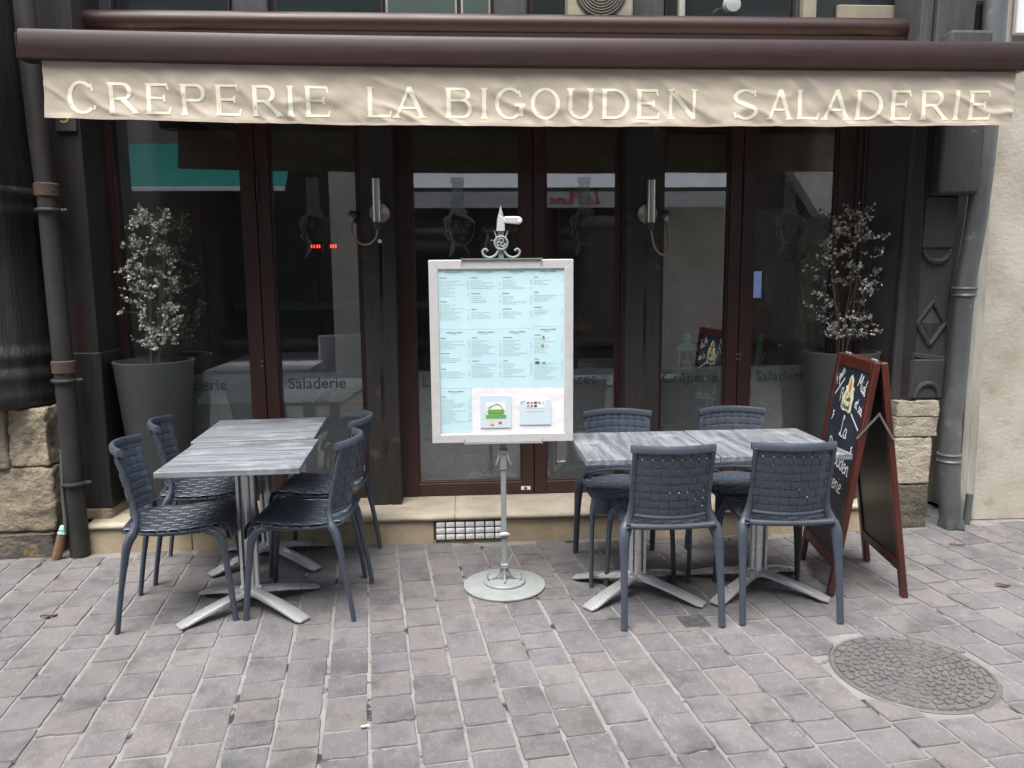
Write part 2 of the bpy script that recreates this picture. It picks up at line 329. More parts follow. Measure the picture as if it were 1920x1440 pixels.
# flat ribbon strokes on a plane: org + x*U + y*V, lifted along Nn
def ribbon(mb, pts, wd, org, U, V, Nn, lift=.0, taper=None):
    pts = [Vector((p[0], p[1])) for p in pts]; k = len(pts); vs = []
    for i, p in enumerate(pts):
        t = pts[min(i+1, k-1)]-pts[max(i-1, 0)]
        if t.length < 1e-9: t = Vector((1, 0))
        t.normalize(); nn = Vector((-t.y, t.x)); w_ = wd if not callable(wd) else wd(i/(k-1))
        for sg in (1, -1):
            q = p + nn*(sg*w_/2); vs.append(org + U*q.x + V*q.y + Nn*(lift + 2e-6*(len(mb.v)/2+i)))
    mb.add(vs, [(2*i, 2*i+1, 2*i+3, 2*i+2) for i in range(k-1)])

SCRIPT = {  # monoline handwriting: advance, list of strokes (x,y in em, x-height .45, cap 1)
 'L': (.55, [[(.28, .82), (.36, .95), (.24, 1.), (.2, .7), (.2, .3), (.08, .02), (.0, .1), (.15, .14), (.35, .0), (.52, .1)]]),
 'a': (.45, [[(.36, .4), (.2, .45), (.04, .25), (.1, .02), (.26, .05), (.36, .4), (.34, .08), (.45, .04)]]),
 'B': (.62, [[(.12, 1.), (.1, .5), (.06, 0.)], [(.0, .9), (.25, 1.02), (.45, .85), (.3, .6), (.12, .53), (.4, .5), (.52, .25), (.3, .0), (.02, .06)]]),
 'i': (.25, [[(.05, .4), (.08, .1), (.14, .0), (.24, .1)], [(.1, .62), (.13, .66)]]),
 'g': (.45, [[(.34, .4), (.18, .45), (.04, .25), (.12, .04), (.28, .1), (.35, .42), (.33, -.1), (.2, -.4), (.06, -.28), (.4, .05)]]),
 'o': (.42, [[(.22, .44), (.05, .3), (.08, .04), (.26, .02), (.36, .24), (.22, .44), (.42, .36)]]),
 'u': (.45, [[(.03, .42), (.05, .1), (.16, .0), (.3, .12), (.34, .42), (.34, .1), (.45, .04)]]),
 'd': (.46, [[(.34, .38), (.18, .45), (.04, .25), (.1, .02), (.26, .06), (.36, .4), (.42, 1.), (.36, .12), (.46, .04)]]),
 'e': (.38, [[(.03, .2), (.28, .28), (.24, .45), (.08, .36), (.06, .08), (.2, .0), (.37, .1)]]),
 'n': (.46, [[(.04, .42), (.05, .0), (.1, .3), (.26, .45), (.32, .3), (.33, .05), (.45, .05)]]),
 'm': (.66, [[(.04, .42), (.05, .0), (.1, .32), (.22, .44), (.28, .3), (.28, .0), (.34, .32), (.46, .44), (.52, .3), (.53, .05), (.66, .05)]]),
 'M': (.8, [[(.02, .0), (.14, .95), (.34, .3), (.56, .98), (.62, .3), (.74, .0)]]),
 't': (.32, [[(.14, .8), (.1, .2), (.16, .0), (.3, .08)], [(.0, .5), (.28, .53)]]),
 's': (.34, [[(.28, .4), (.14, .45), (.1, .3), (.26, .18), (.2, .0), (.02, .04)]]),
 'r': (.34, [[(.05, .42), (.06, .0), (.1, .3), (.2, .43), (.32, .38)]]),
 'j': (.24, [[(.12, .42), (.12, -.2), (.04, -.38), (-.08, -.25)], [(.12, .62), (.15, .66)]]),
 'P': (.6, [[(.16, .98), (.12, .4), (.04, .0)], [(.0, .88), (.25, 1.02), (.5, .86), (.4, .56), (.14, .48)]]),
 'l': (.24, [[(.02, .1), (.16, .6), (.18, .98), (.08, .9), (.06, .15), (.14, .0), (.24, .08)]]),
 'p': (.44, [[(.06, .42), (.06, -.4), (.07, .25), (.2, .45), (.36, .3), (.3, .04), (.1, .04)]]),
 'C': (.6, [[(.5, .82), (.36, 1.), (.1, .75), (.06, .25), (.25, .0), (.55, .12)]]),
 'A': (.6, [[(.0, .0), (.2, .6), (.3, .98), (.38, .5), (.5, .0)], [(.1, .36), (.48, .4)]]),
 '7': (.45, [[(.05, .9), (.38, .92), (.25, .5), (.14, .0)], [(.1, .48), (.38, .52)]]),
 '/': (.35, [[(.0, -.1), (.32, 1.)]]), ' ': (.3, []), 'ê': (.38, [[(.03, .2), (.28, .28), (.24, .45), (.08, .36), (.06, .08), (.2, .0), (.37, .1)], [(.08, .58), (.17, .68), (.27, .57)]]),
 '*': (.5, [[(.0, .0), (.2, .4), (.1, .8)], [(.1, .3), (.4, .5)], [(.05, .6), (.4, .8)]]),
}
def script_text(mb, txt, size, wd, org, U, V, Nn, lift=.0, xs=1.):
    x = 0.
    for ch in txt:
        adv, strokes = SCRIPT[ch]
        for st in strokes:
            p = catmull([(a*size*xs+x, b*size, 0) for a, b in st], 5)
            ribbon(mb, [(q.x, q.y) for q in p], wd, org, U, V, Nn, lift)
        x += adv*size*xs
    return x
def font_text(name, txt, size, m, parent, M, align='LEFT', xs=1., shear=0.):
    c = bpy.data.curves.new(name, 'FONT'); c.body = txt; c.size = size; c.align_x = align; c.fill_mode = 'FRONT'; c.shear = shear
    try: c.resolution_u = 3
    except Exception: pass
    t = bpy.data.objects.new('temporary_text', c); COL.objects.link(t)
    bpy.context.view_layer.update()
    me = bpy.data.meshes.new_from_object(t.evaluated_get(bpy.context.evaluated_depsgraph_get()))
    bpy.data.objects.remove(t); me.name = name; me.materials.clear(); me.materials.append(m)
    me.transform(M @ Matrix.Diagonal((xs, 1, 1, 1)))
    return obj(name, me, parent)
def upright(x, y, z):            # text plane facing -Y (towards the street)
    return Matrix.Translation((x, y, z)) @ Matrix.Rotation(pi/2, 4, 'X')
def project(p):
    v = Vector(p)-CAMP; a = v.dot(fw)
    if a <= 0.05: return None
    return 960+1442*v.dot(r2)/a, 720-1442*v.dot(u2)/a, a

# ------------------------------------------------------------------ street: mortar bed and pavers
street = MB().grid(lambda u, v: (-60+120*u, -60+120*v, -.0055), 24, 24).build('street', MT['mortar'])
tag(street, 'grey mortar bed of the paved pedestrian street', None, None, 'structure')
PA = radians(7.3)                # paver columns lean left as they recede
MHC, MHR = Vector((1.715, -2.13)), .300
rp = random.Random(3)
def paver_outline(L, W):
    """rounded wobbly rectangle, 20 points, centred"""
    pts = []
    c = .004
    cor = [(-W/2, -L/2), (W/2, -L/2), (W/2, L/2), (-W/2, L/2)]
    cor = [(a+rp.uniform(-.0025, .0025), b+rp.uniform(-.002, .002)) for a, b in cor]
    for i in range(4):
        a = Vector(cor[i]); b = Vector(cor[(i+1) % 4]); d = (b-a); ln = d.length; d.normalize(); n_ = Vector((-d.y, d.x))
        cc = c*rp.uniform(.5, 1.6)
        for t in (cc/ln, .27, .5, .73, 1-cc/ln):
            q = a+d*ln*t + n_*(rp.uniform(-.0010, .0014)+(rp.uniform(.002, .006) if rp.random() < .05 else 0))
            pts.append((q.x, q.y))
    return pts
def paver_mesh(pts, name, m):
    n = len(pts); cx = sum(p[0] for p in pts)/n; cy = sum(p[1] for p in pts)/n
    def ring(s, z): return [((p[0]-cx)*s+cx, (p[1]-cy)*s+cy, z) for p in pts]
    mb = MB(); vs = ring(1., -.03)+ring(1., -.003)+ring(.978, 0.)+[(cx, cy, .0004)]
    fs = []
    for k in range(2): fs += [(k*n+i, k*n+(i+1) % n, (k+1)*n+(i+1) % n, (k+1)*n+i) for i in range(n)]
    fs += [(2*n+i, 2*n+(i+1) % n, 3*n) for i in range(n)]
    mb.add(vs, fs); return mb
variants = []
for k in range(14):
    mb = paver_mesh(paver_outline(.118, .1495), 'paver', None)
    variants.append(mb)
vmesh = [v.mesh('paver', MT['paver'], smooth=True, angle=50) for v in variants]
cands = []
colw = .161
for ci in range(-64, 64):
    s = rp.uniform(0, .1)-9.5
    while s < 9.5:
        ln = rp.choice((.125, .145, .155, .165, .175, .185, .20, .225))
        mid = s+ln/2
        # column axis direction and position
        wob = .006*noise.noise((ci*.7, mid*1.3, 0))
        x = ci*colw*cos(PA) - mid*sin(PA) + wob; y = ci*colw*sin(PA)*1.0 + mid*cos(PA) - 2.
        cands.append((x, y, ln, ci)); s += ln
def keep(x, y):
    if y > -.50 and -2.19 < x < 2.55: return False
    if y > -.42: return False
    if y < -7.6 or abs(x) > 7.5: return False
    return True
solid = MB(); shown = []
for x, y, ln, ci in cands:
    if not keep(x, y): continue
    dm = (Vector((x, y))-MHC).length
    if dm < MHR-.03: continue
    if .93 < x < 1.065 and -1.70 < y < -1.575: continue
    q = project((x, y, 0)); inv = q is not None and -60 < q[0] < 1980 and q[1] < 1500
    shown.append(((Vector((x, y, 0))-CAMP).length if inv else 99, x, y, ln, dm))
shown.sort()
for i, (d, x, y, ln, dm) in enumerate(shown):
    vi = rp.randrange(14); fl = rp.choice((0, pi)); sy = (ln-.0075)/.118; sx = rp.uniform(.975, 1.015)
    dz = rp.uniform(-.0035, .0015); tx, ty = rp.uniform(-.007, .007), rp.uniform(-.007, .007)
    Mx = Matrix.Translation((x, y, dz)) @ Matrix.Rotation(PA+fl, 4, 'Z') @ Matrix.Rotation(tx, 4, 'X') @ Matrix.Rotation(ty, 4, 'Y') @ Matrix.Diagonal((sx, sy, 1, 1))
    edge = dm < MHR+.12
    if i < 300:
        if edge:
            mb = MB(); mb.v = []; Mi = Mx.inverted()
            for q in variants[vi].v:
                p = Mx @ Vector(q); dd = Vector((p.x, p.y))-MHC
                if dd.length < MHR+.004: dd = dd.normalized()*(MHR+.004); p = Vector((MHC.x+dd.x, MHC.y+dd.y, p.z))
                mb.v.append(tuple(Mi @ p))
            mb.f = variants[vi].f
            o = obj('paver', mb.mesh('paver', MT['paver'], smooth=True, angle=50), street)
        else:
            o = obj('paver', vmesh[vi], street)
        o.matrix_world = Mx
    else:
        vs = []
        for q in variants[vi].v:
            p = Mx @ Vector(q)
            dd = Vector((p.x, p.y))-MHC
            if dd.length < MHR+.004: dd = dd.normalized()*(MHR+.004); p = Vector((MHC.x+dd.x, MHC.y+dd.y, p.z))
            vs.append(p)
        solid.add(vs, variants[vi].f)
pm = solid.build('paver_mass', MT['paver_far'], street, smooth=True, angle=50); tag(pm, None, None, None, 'stuff')

# manhole cover with raised pattern
mh = empty('manhole_cover', (MHC.x, MHC.y, 0), radians(12), 'round cast iron manhole cover with raised interlocking pattern set in the pavers', 'manhole cover')
MB().lathe([(.286, -.03), (.286, .0), (.289, .002), (.296, .002), (.300, -.002), (.300, -.03)], 64, cap=False).build('frame_ring', MT['iron'], mh, smooth=True)
MB().lathe([(.262, -.03), (.262, -.004), (.258, -.002), (.0005, -.002)], 64).build('plate', MT['iron'], mh, smooth=True).scale = (1.08, 1.08, 1)
pat = MB()
def arcpiece(r0, r1, a0, a1, n=4, z=.0035, skew=0.):
    vs = []
    for k in range(n+1):
        a = a0+(a1-a0)*k/n
        for r, zz, ak in ((r0, -.003, 0), (r0+.002, z, 0), (r1-.002, z, skew), (r1, -.003, skew)):
            vs.append((r*cos(a+ak), r*sin(a+ak), zz))
    fs = [(4*i+j, 4*i+j+1, 4*i+j+5, 4*i+j+4) for i in range(n) for j in range(3)]
    fs += [(0, 1, 2, 3), (4*n+3, 4*n+2, 4*n+1, 4*n)]
    pat.add(vs, fs)
for k in range(28): arcpiece(.232 if k % 2 else .240, .259, 2*pi*k/28+.012, 2*pi*(k+1)/28-.03)
for rr, nn, sk in ((.205, 34, .02), (.178, 30, -.02), (.150, 26, .03), (.122, 22, -.03), (.094, 17, .04), (.066, 12, -.05), (.038, 7, .06)):
    for k in range(nn):
        a0 = 2*pi*k/nn; da = 2*pi/nn
        arcpiece(rr, rr+.021, a0+.06*da, a0+da*.62, 3, skew=sk)
        arcpiece(rr+.006, rr+.013, a0+da*.70, a0+da*.95, 1, z=.0025)
arcpiece(.006, .026, 0, 2*pi*.99, 12)
pat.build('raised_pattern', MT['iron'], mh, smooth=True, angle=40).scale = (1.08, 1.08, 1)
wp = empty('water_cap', (.995, -1.635, 0), radians(7), 'small square iron water cap with round lid set in pavers behind front chair', 'access cap')
MB().box(-.062, .062, -.058, .058, -.03, .002).build('plate', MT['dark_iron'], wp, bevel=.003)
MB().lathe([(.046, -.01), (.046, .005), (.04, .007), (.034, .003), (.002, .003)], 24).build('lid', MT['dark_iron'], wp, smooth=True)
# litter
lb = MB().tube([(0, 0, .006), (.028, .006, .006)], .004, 8).build('cigarette_butt', MT['filter']); lb.location = (-.388, -2.37, .001)
tag(lb, 'yellow cigarette butt lying in a paver joint at the front', 'litter')
tw = MB()
for a, b, r in (((0, 0, .006), (.07, -.03, .008), .004), ((.02, -.008, .006), (.05, .02, .012), .003), ((.045, -.02, .008), (.09, -.015, .006), .0025)): tw.tube([a, b], [r, r*.6], 6)
t_ = tw.build('twig', MT['litter']); t_.location = (2.74, -.77, 0); tag(t_, 'dry forked twig on the paving near the zinc downpipe', 'litter')
def dry_leaf(x, y, rz, label):
    f = MB().grid(lambda u, v: ((u-.5)*.07, (v-.5)*.03*sin(pi*min(max(u, .06), .94)), .006+.008*(v-.5)**2*4+.004*sin(u*5)), 6, 3, thick=(0, 0, .001)).build('dry_leaf', MT['litter'], smooth=True)
    f.location = (x, y, .001); f.rotation_euler.z = rz; tag(f, label, 'leaf')
dry_leaf(-1.95, -1.369, .3, 'dry brown leaf on the paving at far left')
dry_leaf(2.628, -1.373, -.2, 'dry brown leaf on the paving at far right beyond the chalkboard')
# ------------------------------------------------------------------ the restaurant building
G = -.10            # glazing plane
BZ = .175           # top of the stone step
bld = empty('restaurant_building', (0, 0, 0), 0, 'dark timber framed restaurant front with brown glazed doors and windows', 'building')
def rough_block(x0, x1, y0, y1, z0, z1, amp, m, parent, name='stone', cuts=9, seed=0.):
    mb = MB(); bm = bmesh.new()
    bmesh.ops.create_cube(bm, size=1.)
    for v in bm.verts: v.co = Vector(((x0+x1)/2+v.co.x*(x1-x0), (y0+y1)/2+v.co.y*(y1-y0), (z0+z1)/2+v.co.z*(z1-z0)))
    bmesh.ops.subdivide_edges(bm, edges=bm.edges[:], cuts=cuts, use_grid_fill=True)
    c = Vector(((x0+x1)/2, (y0+y1)/2, (z0+z1)/2)); hx, hy, hz = (x1-x0)/2, (y1-y0)/2, (z1-z0)/2
    for v in bm.verts:
        d = v.co-c; r = min(hx, hy, hz)*.09
        inner = Vector((max(-hx+r, min(hx-r, d.x)), max(-hy+r, min(hy-r, d.y)), max(-hz+r, min(hz-r, d.z))))
        e = d-inner
        if e.length > 1e-6: v.co = c+inner+e.normalized()*min(r, e.length)
        nn = .8*noise.noise(v.co*8+Vector((seed, 0, 0)))+.5*noise.noise(v.co*24+Vector((0, seed, 0)))-.9*max(0, .25-abs(noise.noise(v.co*13+Vector((0, 0, seed)))))*2
        v.co += (v.co-c).normalized()*0 + e.normalized()*nn*amp if e.length > 1e-6 else Vector()
    me = bpy.data.meshes.new(name); bm.to_mesh(me); bm.free(); me.materials.append(m)
    me.polygons.foreach_set('use_smooth', [True]*len(me.polygons))
    return obj(name, me, parent)

# step
step = MB().box(-2.17, 2.50, -.470, .30, -.02, .135).build('step', MT['limestone'], bld)
xs = [-2.185, -1.60, -.78, -.212]; xs2 = [.208, .95, 1.72, 2.52]
for a, b in list(zip(xs, xs[1:]))+list(zip(xs2, xs2[1:])):
    MB().box(a+.002, b-.002, -.500, -.468, -.02, .132).build('riser_stone', MT['limestone'], step, bevel=.004)
MB().box(-.212, .208, -.497, -.468, -.02, .012).build('riser_stone', MT['limestone'], step, bevel=.003)
xs = [-2.175, -1.16, -.09, .90, 1.86, 2.53]
for i, (a, b) in enumerate(zip(xs, xs[1:])):
    bm_ = MB()
    def tread(u, v, a=a, b=b, i=i):
        x = a+.0015+(b-a-.003)*u
        prof = [(.20, BZ-.012), (.0, BZ), (-.25, BZ), (-.44, BZ-.001), (-.500, BZ-.003), (-.516, BZ-.010), (-.520, BZ-.022), (-.515, BZ-.034), (-.50, BZ-.040), (-.46, BZ-.040)]
        k = round(v*9); y, z = prof[k]
        w_ = .004*noise.noise((x*6, k*.7, i)) if k > 2 else .001*noise.noise((x*4, k, 3))
        return (x, y+w_, z+w_*.6)
    bm_.grid(tread, 24, 9).build('tread_stone', MT['step_top'], step, smooth=True, angle=60)
# glass block vent
vt = empty('glass_block_vent', (-.002, -.50, .015), 0, 'low grid of clear glass blocks in grey frame set in stone step', 'vent')
fr = MB().box(-.203, .203, .0, .03, .0, .118)
fr.build('backing_frame', MT['zinc'], vt)
fm = MB()
for i in range(8): fm.box(-.203+i*.0573, -.198+i*.0573, -.008, .0, 0, .118)
for j in range(4): fm.box(-.2035, .2035, -.0065, -.0005, j*.0373, j*.0373+.006)
fm.build('lattice', MT['grey_timber'], vt)
gb = MB().box(-.0255, .0255, -.009, .004, -.0160, .0160).mesh('glass_block', MT['glass_block'], bevel=.005, seg=2, smooth=True)
for i in range(7):
    for j in range(3):
        o = obj('glass_block', gb, vt); o.location = (-.172+i*.0573, -.001, .0215+j*.0373)

# glazing bays
def bay(name, x0, x1, gx0, gx1, gz0=.258, z1=2.66):
    m = MB(); d0, d1 = G-.032, G+.032; z0 = BZ+.002
    m.box(x0, gx0, d0, d1, z0, z1); m.box(gx1, x1, d0, d1, z0, z1)
    m.box(gx0, gx1, d0+.003, d1-.003, z0, gz0); m.box(gx0, gx1, d0+.003, d1-.003, z1-.09, z1)
    f = m.build(name, MT['frame'], bld, bevel=.003)
    b = MB()                                    # glazing beads
    for a, c in ((gx0, gx0+.012), (gx1-.012, gx1)): b.box(a, c, G-.022, G+.022, gz0, z1-.09)
    b.box(gx0+.012, gx1-.012, G-.022, G+.022, gz0, gz0+.012)
    b.build('glazing_bead', MT['frame'], f, bevel=.002)
    MB().add([(gx0, G, gz0), (gx1, G, gz0), (gx1, G, z1-.09), (gx0, G, z1-.09)], [(0, 1, 2, 3)]).build('pane', MT['glass'], f)
    MB().add([(gx0+.012, G-.004, gz0+.012), (gx1-.012, G-.004, gz0+.012), (gx1-.012, G-.004, .972), (gx0+.012, G-.004, .972)], [(0, 1, 2, 3)]).build('frosted_film', MT['frost'], f)
    return f
W1 = bay('window', -2.142, -1.236, -2.052, -1.314)
W2 = bay('window', -1.230, -.575, -1.152, -.640)
D1 = bay('door', -.420, .406, -.319, .334)
D2 = bay('door', .412, 1.02, .484, .930)
W3 = bay('window', 1.12, 1.697, 1.205, 1.623)
W4 = bay('window', 1.703, 2.406, 1.778, 2.296)
for f, t, x, s in ((W1, 'Crêperie', -1.83, .098), (W2, 'Saladerie', -1.105, .098), (D1, 'LA BIGOUDEN', -.285, .088), (D2, 'Glaces', .545, .098), (W3, 'Crêperie', 1.225, .098), (W4, 'Saladerie', 1.825, .098)):
    font_text('lettering', t, s, MT['enamel'], f, upright(x, G-.0075, .873))
# door hardware: small plate at foot of the meeting stiles, brass latches, hinges
pl = MB().box(.325, .385, G-.036, G-.030, .205, .228).build('door_plate', MT['white_paint'], D1, bevel=.001)
MB().box(.345, .362, G-.040, G-.036, .208, .225).build('plate_badge', MT['enamel'], D1)
for f, x in ((W1, -1.248), (W3, 1.69), (W4, 1.712)):
    for z in (1.02, 1.05):
        MB().tube([(x, G-.031, z), (x, G-.040, z)], .006, 8).build('screw_cap', MT['lamp_steel'], f)
for f, x in ((W2, -1.222), (W4, 1.710)):
    MB().tube([(x, G-.038, 2.0), (x, G-.038, 2.13)], .006, 8).build('hinge_pin', MT['dark_plastic'], f)
# etched women's heads with tall lace headdress
def etched_head(f, cx, s=1.):
    mb = MB(); O = Vector((cx, G-.006, 1.86)); U = Vector((s, 0, 0)); V = Vector((0, 0, s)); Nn = Vector((0, -1, 0))
    def poly(pts):
        mb.add([O+U*a+V*b+Nn*(1e-5*len(mb.f)) for a, b in pts], [tuple(range(len(pts)))])
    def wob(x0, x1, y0, y1, n=8):
        L_ = [(x0+.006*sin(i*2.1), y0+(y1-y0)*i/n) for i in range(n+1)]; R_ = [(x1+.006*sin(i*1.7+1), y0+(y1-y0)*i/n) for i in range(n+1)]
        for i in range(n): poly([L_[i], R_[i], R_[i+1], L_[i+1]])
    wob(-.052, .022, .085, .28, 9)                         # tall headdress
    for zz in (.12, .16, .20, .24): ribbon(mb, [(-.05, zz), (-.03, zz+.012), (-.012, zz), (.006, zz+.012), (.02, zz)], .005, O, U, V, Nn, 6e-4)
    poly([(-.068, .060), (.040, .060), (.046, .078), (.024, .088), (-.056, .088)])
    def rib(c, w0, w1=None, lift=3e-4):
        p = catmull([(a, b, 0) for a, b in c], 6); w1 = w0 if w1 is None else w1
        ribbon(mb, [(q.x, q.y) for q in p], lambda t: w1+(w0-w1)*sin(pi*min(1, .15+t*.85)), O, U, V, Nn, lift)
    rib([(-.02, .058), (.03, .050), (.07, .030), (.088, .004)], .016, .003)     # swept hair, right
    rib([(-.05, .056), (-.085, .040), (-.098, .012), (-.088, -.012)], .018, .004)
    rib([(-.055, .045), (-.078, .018), (-.090, -.020), (-.078, -.048)], .014, .004)
    rib([(-.080, -.040), (-.094, -.062), (-.076, -.082), (-.070, -.100)], .014, .003)
    rib([(-.058, .030), (-.066, .0), (-.070, -.035)], .010, .003)
    rib([(-.046, .012), (-.026, .020), (-.006, .012)], .005, .001); rib([(.028, .012), (.048, .020), (.070, .010)], .005, .001)   # brows
    for ex in (-.026, .048):
        rib([(ex-.018, -.006), (ex-.006, .002), (ex+.010, .001), (ex+.019, -.007)], .004, .001); rib([(ex-.017, -.008), (ex, -.015), (ex+.018, -.008)], .003, .001)
        poly([(ex+.0055*cos(2*pi*k/10), -.0065+.0055*sin(2*pi*k/10)) for k in range(10)])
    rib([(.008, .004), (.012, -.022), (.020, -.042), (.014, -.050), (.004, -.049)], .004, .001)
    rib([(-.010, -.075), (.006, -.069), (.012, -.072), (.018, -.069), (.034, -.076)], .006, .001); rib([(-.004, -.082), (.012, -.088), (.028, -.082)], .007, .001)
    rib([(.084, .0), (.082, -.040), (.066, -.085), (.034, -.118), (.006, -.120)], .004, .001)
    rib([(-.062, -.040), (-.056, -.085), (-.030, -.115), (.006, -.120)], .020, .003)
    rib([(-.050, -.105), (-.052, -.150), (-.070, -.190)], .026, .010); rib([(.030, -.120), (.034, -.150), (.060, -.180)], .006, .002)
    mb.build('etched_head', MT['decal_strong' if f == D1 else 'decal'], f)
etched_head(D1, -.03); etched_head(D2, .74); etched_head(W2, -.89); etched_head(W4, 2.02)

# big old timber posts (with cracks)
def old_post(x0, x1, y0, y1, z0, z1, m, seed, crack=True):
    def fn(u, v):
        a = u*4; k = int(a) % 4; t = a-int(a)
        cs = [(x0, y0), (x1, y0), (x1, y1), (x0, y1)]
        p = Vector(cs[k]).lerp(Vector(cs[(k+1) % 4]), t)
        z = z0+(z1-z0)*v
        n_ = .006*noise.noise((p.x*6+seed, p.y*6, z*1.5))+.0025*noise.noise((p.x*40, p.y*40+seed, z*3))
        cx, cy = (x0+x1)/2, (y0+y1)/2
        q = Vector((p.x-cx, p.y-cy)); q *= 1+n_*8*.5
        y = cy+q.y
        if k == 0 and crack:
            cr = .55+.10*noise.noise((z*1.6, seed, 0))+.02*noise.noise((z*9, seed, 3))
            w_ = .035*(max(0, .55+noise.noise((z*1.1, seed, 9))))
            dd = abs(t-cr)
            if dd < w_+.012: y += .020*(1-dd/(w_+.012))*(1 if z < 1.75 else .1)
        return (cx+q.x, y, z)
    mb = MB()
    nu = 64; nv = 60
    vs = [fn(i/nu, j/nv) for j in range(nv+1) for i in range(nu)]
    mb.add(vs, [(j*nu+i, j*nu+(i+1) % nu, (j+1)*nu+(i+1) % nu, (j+1)*nu+i) for j in range(nv) for i in range(nu)]+[tuple(range(nu))[::-1], tuple(nv*nu+i for i in range(nu))])
    return mb.build('timber_post', m, bld, smooth=True, angle=45)
old_post(-.600, -.416, -.29, G-.034, BZ-.002, 2.70, MT['timber'], 1.3)
old_post(.950, 1.157, -.29, G-.034, BZ-.002, 2.70, MT['timber'], 5.1)
old_post(-2.262, -2.082, -.40, .05, .23, 3.9, MT['black_timber'], 8.2, False)
MB().box(-2.268, -2.070, -.414, -.06, .235, 1.14).build('post_casing', MT['black_timber'], bld, bevel=.006)
rough_block(-2.262, -2.075, -.42, -.05, .172, .234, .004, MT['rough_stone'], bld, 'pad_stone', 6)
MB().box(-2.20, -2.143, -.40, .05, BZ, 2.66).build('reveal_board', MT['frame'], bld, bevel=.002)
# splayed right reveal
MB().prism([(2.408, G-.03), (2.66, -.44), (2.70, -.40), (2.46, .05), (2.408, .05)], BZ, 2.66).build('reveal_board', MT['panel'], bld, bevel=.002)
MB().box(2.425, 2.445, G-.085, G-.055, BZ, 2.66).build('reveal_moulding', MT['frame'], bld, bevel=.003)
MB().box(-2.30, 2.70, -.27, .05, 2.662, 2.90).build('header_beam', MT['timber'], bld, bevel=.01)
# ---- upper storey
MB().box(-2.30, 3.08, .02, .25, 2.902, 9.6).build('upper_wall', MT['panel'], bld)
for a, b in ((-2.26, -2.02), (-1.33, -1.13), (.19, .385), (1.02, 1.21), (2.02, 2.13), (2.83, 3.00)):
    MB().box(a, b, -.06, .018, 2.904, 9.6).build('upper_post', MT['grey_timber'], bld, bevel=.006)
for a, b, m in ((-2.0, -1.36, 'dark_glass'), (-1.10, -.47, 'dark_glass'), (-.45, -.03, 'green_glass'), (-.005, .17, 'green_glass'), (.41, 1.0, 'dark_glass'), (1.23, 2.0, 'dark_glass'), (2.15, 2.81, 'dark_glass')):
    for z0, z1 in ((2.95, 4.4), (5.6, 7.0)):
        wn = MB().box(a, b, -.012, .016, z0, z1).build('upper_window', MT['trim'] if m == 'green_glass' else MT['frame'], bld)
        MB().box(a+.012, b-.012, -.017, -.013, z0+.012, z1-.012).build('pane', MT[m], wn)
ac = empty('air_conditioner', (.80, -.16, 2.97), 0, 'beige air conditioning unit behind the awning cassette', 'air conditioner')
MB().box(-.19, .19, -.05, .10, 0, .42).build('casing', MT['beige_metal'], ac, bevel=.01)
MB().lathe([(.15, 0), (.15, .006), (.13, .008), (.01, .008)], 32, M=Matrix.Translation((0, -.052, .2)) @ Matrix.Rotation(pi/2, 4, 'X')).build('fan_grille', MT['dark_plastic'], ac, smooth=True)
gl = MB()
for k in range(9): gl.lathe([(.012+k*.0155, .009), (.012+k*.0155, .012), (.0145+k*.0155, .012), (.0145+k*.0155, .009)], 24, M=Matrix.Translation((0, -.053, .2)) @ Matrix.Rotation(pi/2, 4, 'X'), cap=False)
gl.build('grille_ring', MT['beige_metal'], ac)
o = MB().lathe([(.001, 0), (.045, .004), (.055, .02), (.045, .05), (.001, .055)], 20, M=Matrix.Translation((1.60, -.10, 3.13)) @ Matrix.Rotation(pi/2, 4, 'X')).build('round_lamp', MT['int_pale'], smooth=True)
tag(o, 'small round white bulkhead lamp behind the awning cassette', 'lamp')
o = MB().box(2.035, 2.115, -.13, -.065, 2.98, 3.30).build('tan_box', MT['beige_metal'], bevel=.006); tag(o, 'narrow tan junction box on the upper front', 'junction box')
o = MB().box(1.30, 1.335, -.07, -.02, 2.95, 3.35).build('pale_duct', MT['trim'], bevel=.004); tag(o, 'slim pale vertical duct above the awning', 'duct')
o = MB().box(2.28, 2.66, -.05, -.02, 2.95, 3.165).build('electrical_cabinet', MT['beige_metal'], bevel=.004); tag(o, 'wide tan cabinet behind the right end of awning cassette', 'cabinet')

# ---- left stone pier and turned column
pier = empty('stone_pier', (0, 0, 0), 0, 'rough yellowish stone pier carrying the dark turned column at left', 'pier')
for i, (a, b, c, d, m) in enumerate(((-2.545, -2.335, .52, .845, 'rough_stone'), (-2.85, -2.553, .50, .84, 'rough_stone'), (-3.2, -2.86, .50, .84, 'rough_stone'), (-2.90, -2.325, .14, .515, 'rough_stone'), (-3.3, -2.91, .14, .495, 'rough_stone'), (-3.3, -2.34, -.03, .135, 'damp_stone'))):
    rough_block(a, b, -.535-.012*(i % 3), -.05, c, d, .013, MT[m], pier, 'stone', 26, i*3.3)
MB().box(-3.25, -2.36, -.51, -.08, 0, .82).build('mortar_core', MT['mortar'], pier)
colm = empty('turned_column', (-2.72, -.33, .85), 0, 'black turned timber column with moulded rings on stone pier at left', 'column')
MB().lathe([(.355, 0), (.37, .02), (.375, .08), (.36, .12), (.368, .15), (.372, .19), (.355, .215), (.35, .24), (.362, .27), (.362, .30), (.345, .325), (.338, .36), (.335, .7), (.335, 1.02), (.35, 1.04), (.358, 1.07), (.345, 1.10), (.345, 1.13), (.356, 1.16), (.35, 1.18), (.33, 1.20), (.31, 1.5), (.30, 2.4)], 120).build('shaft', MT['black_timber'], colm, smooth=True, angle=40)
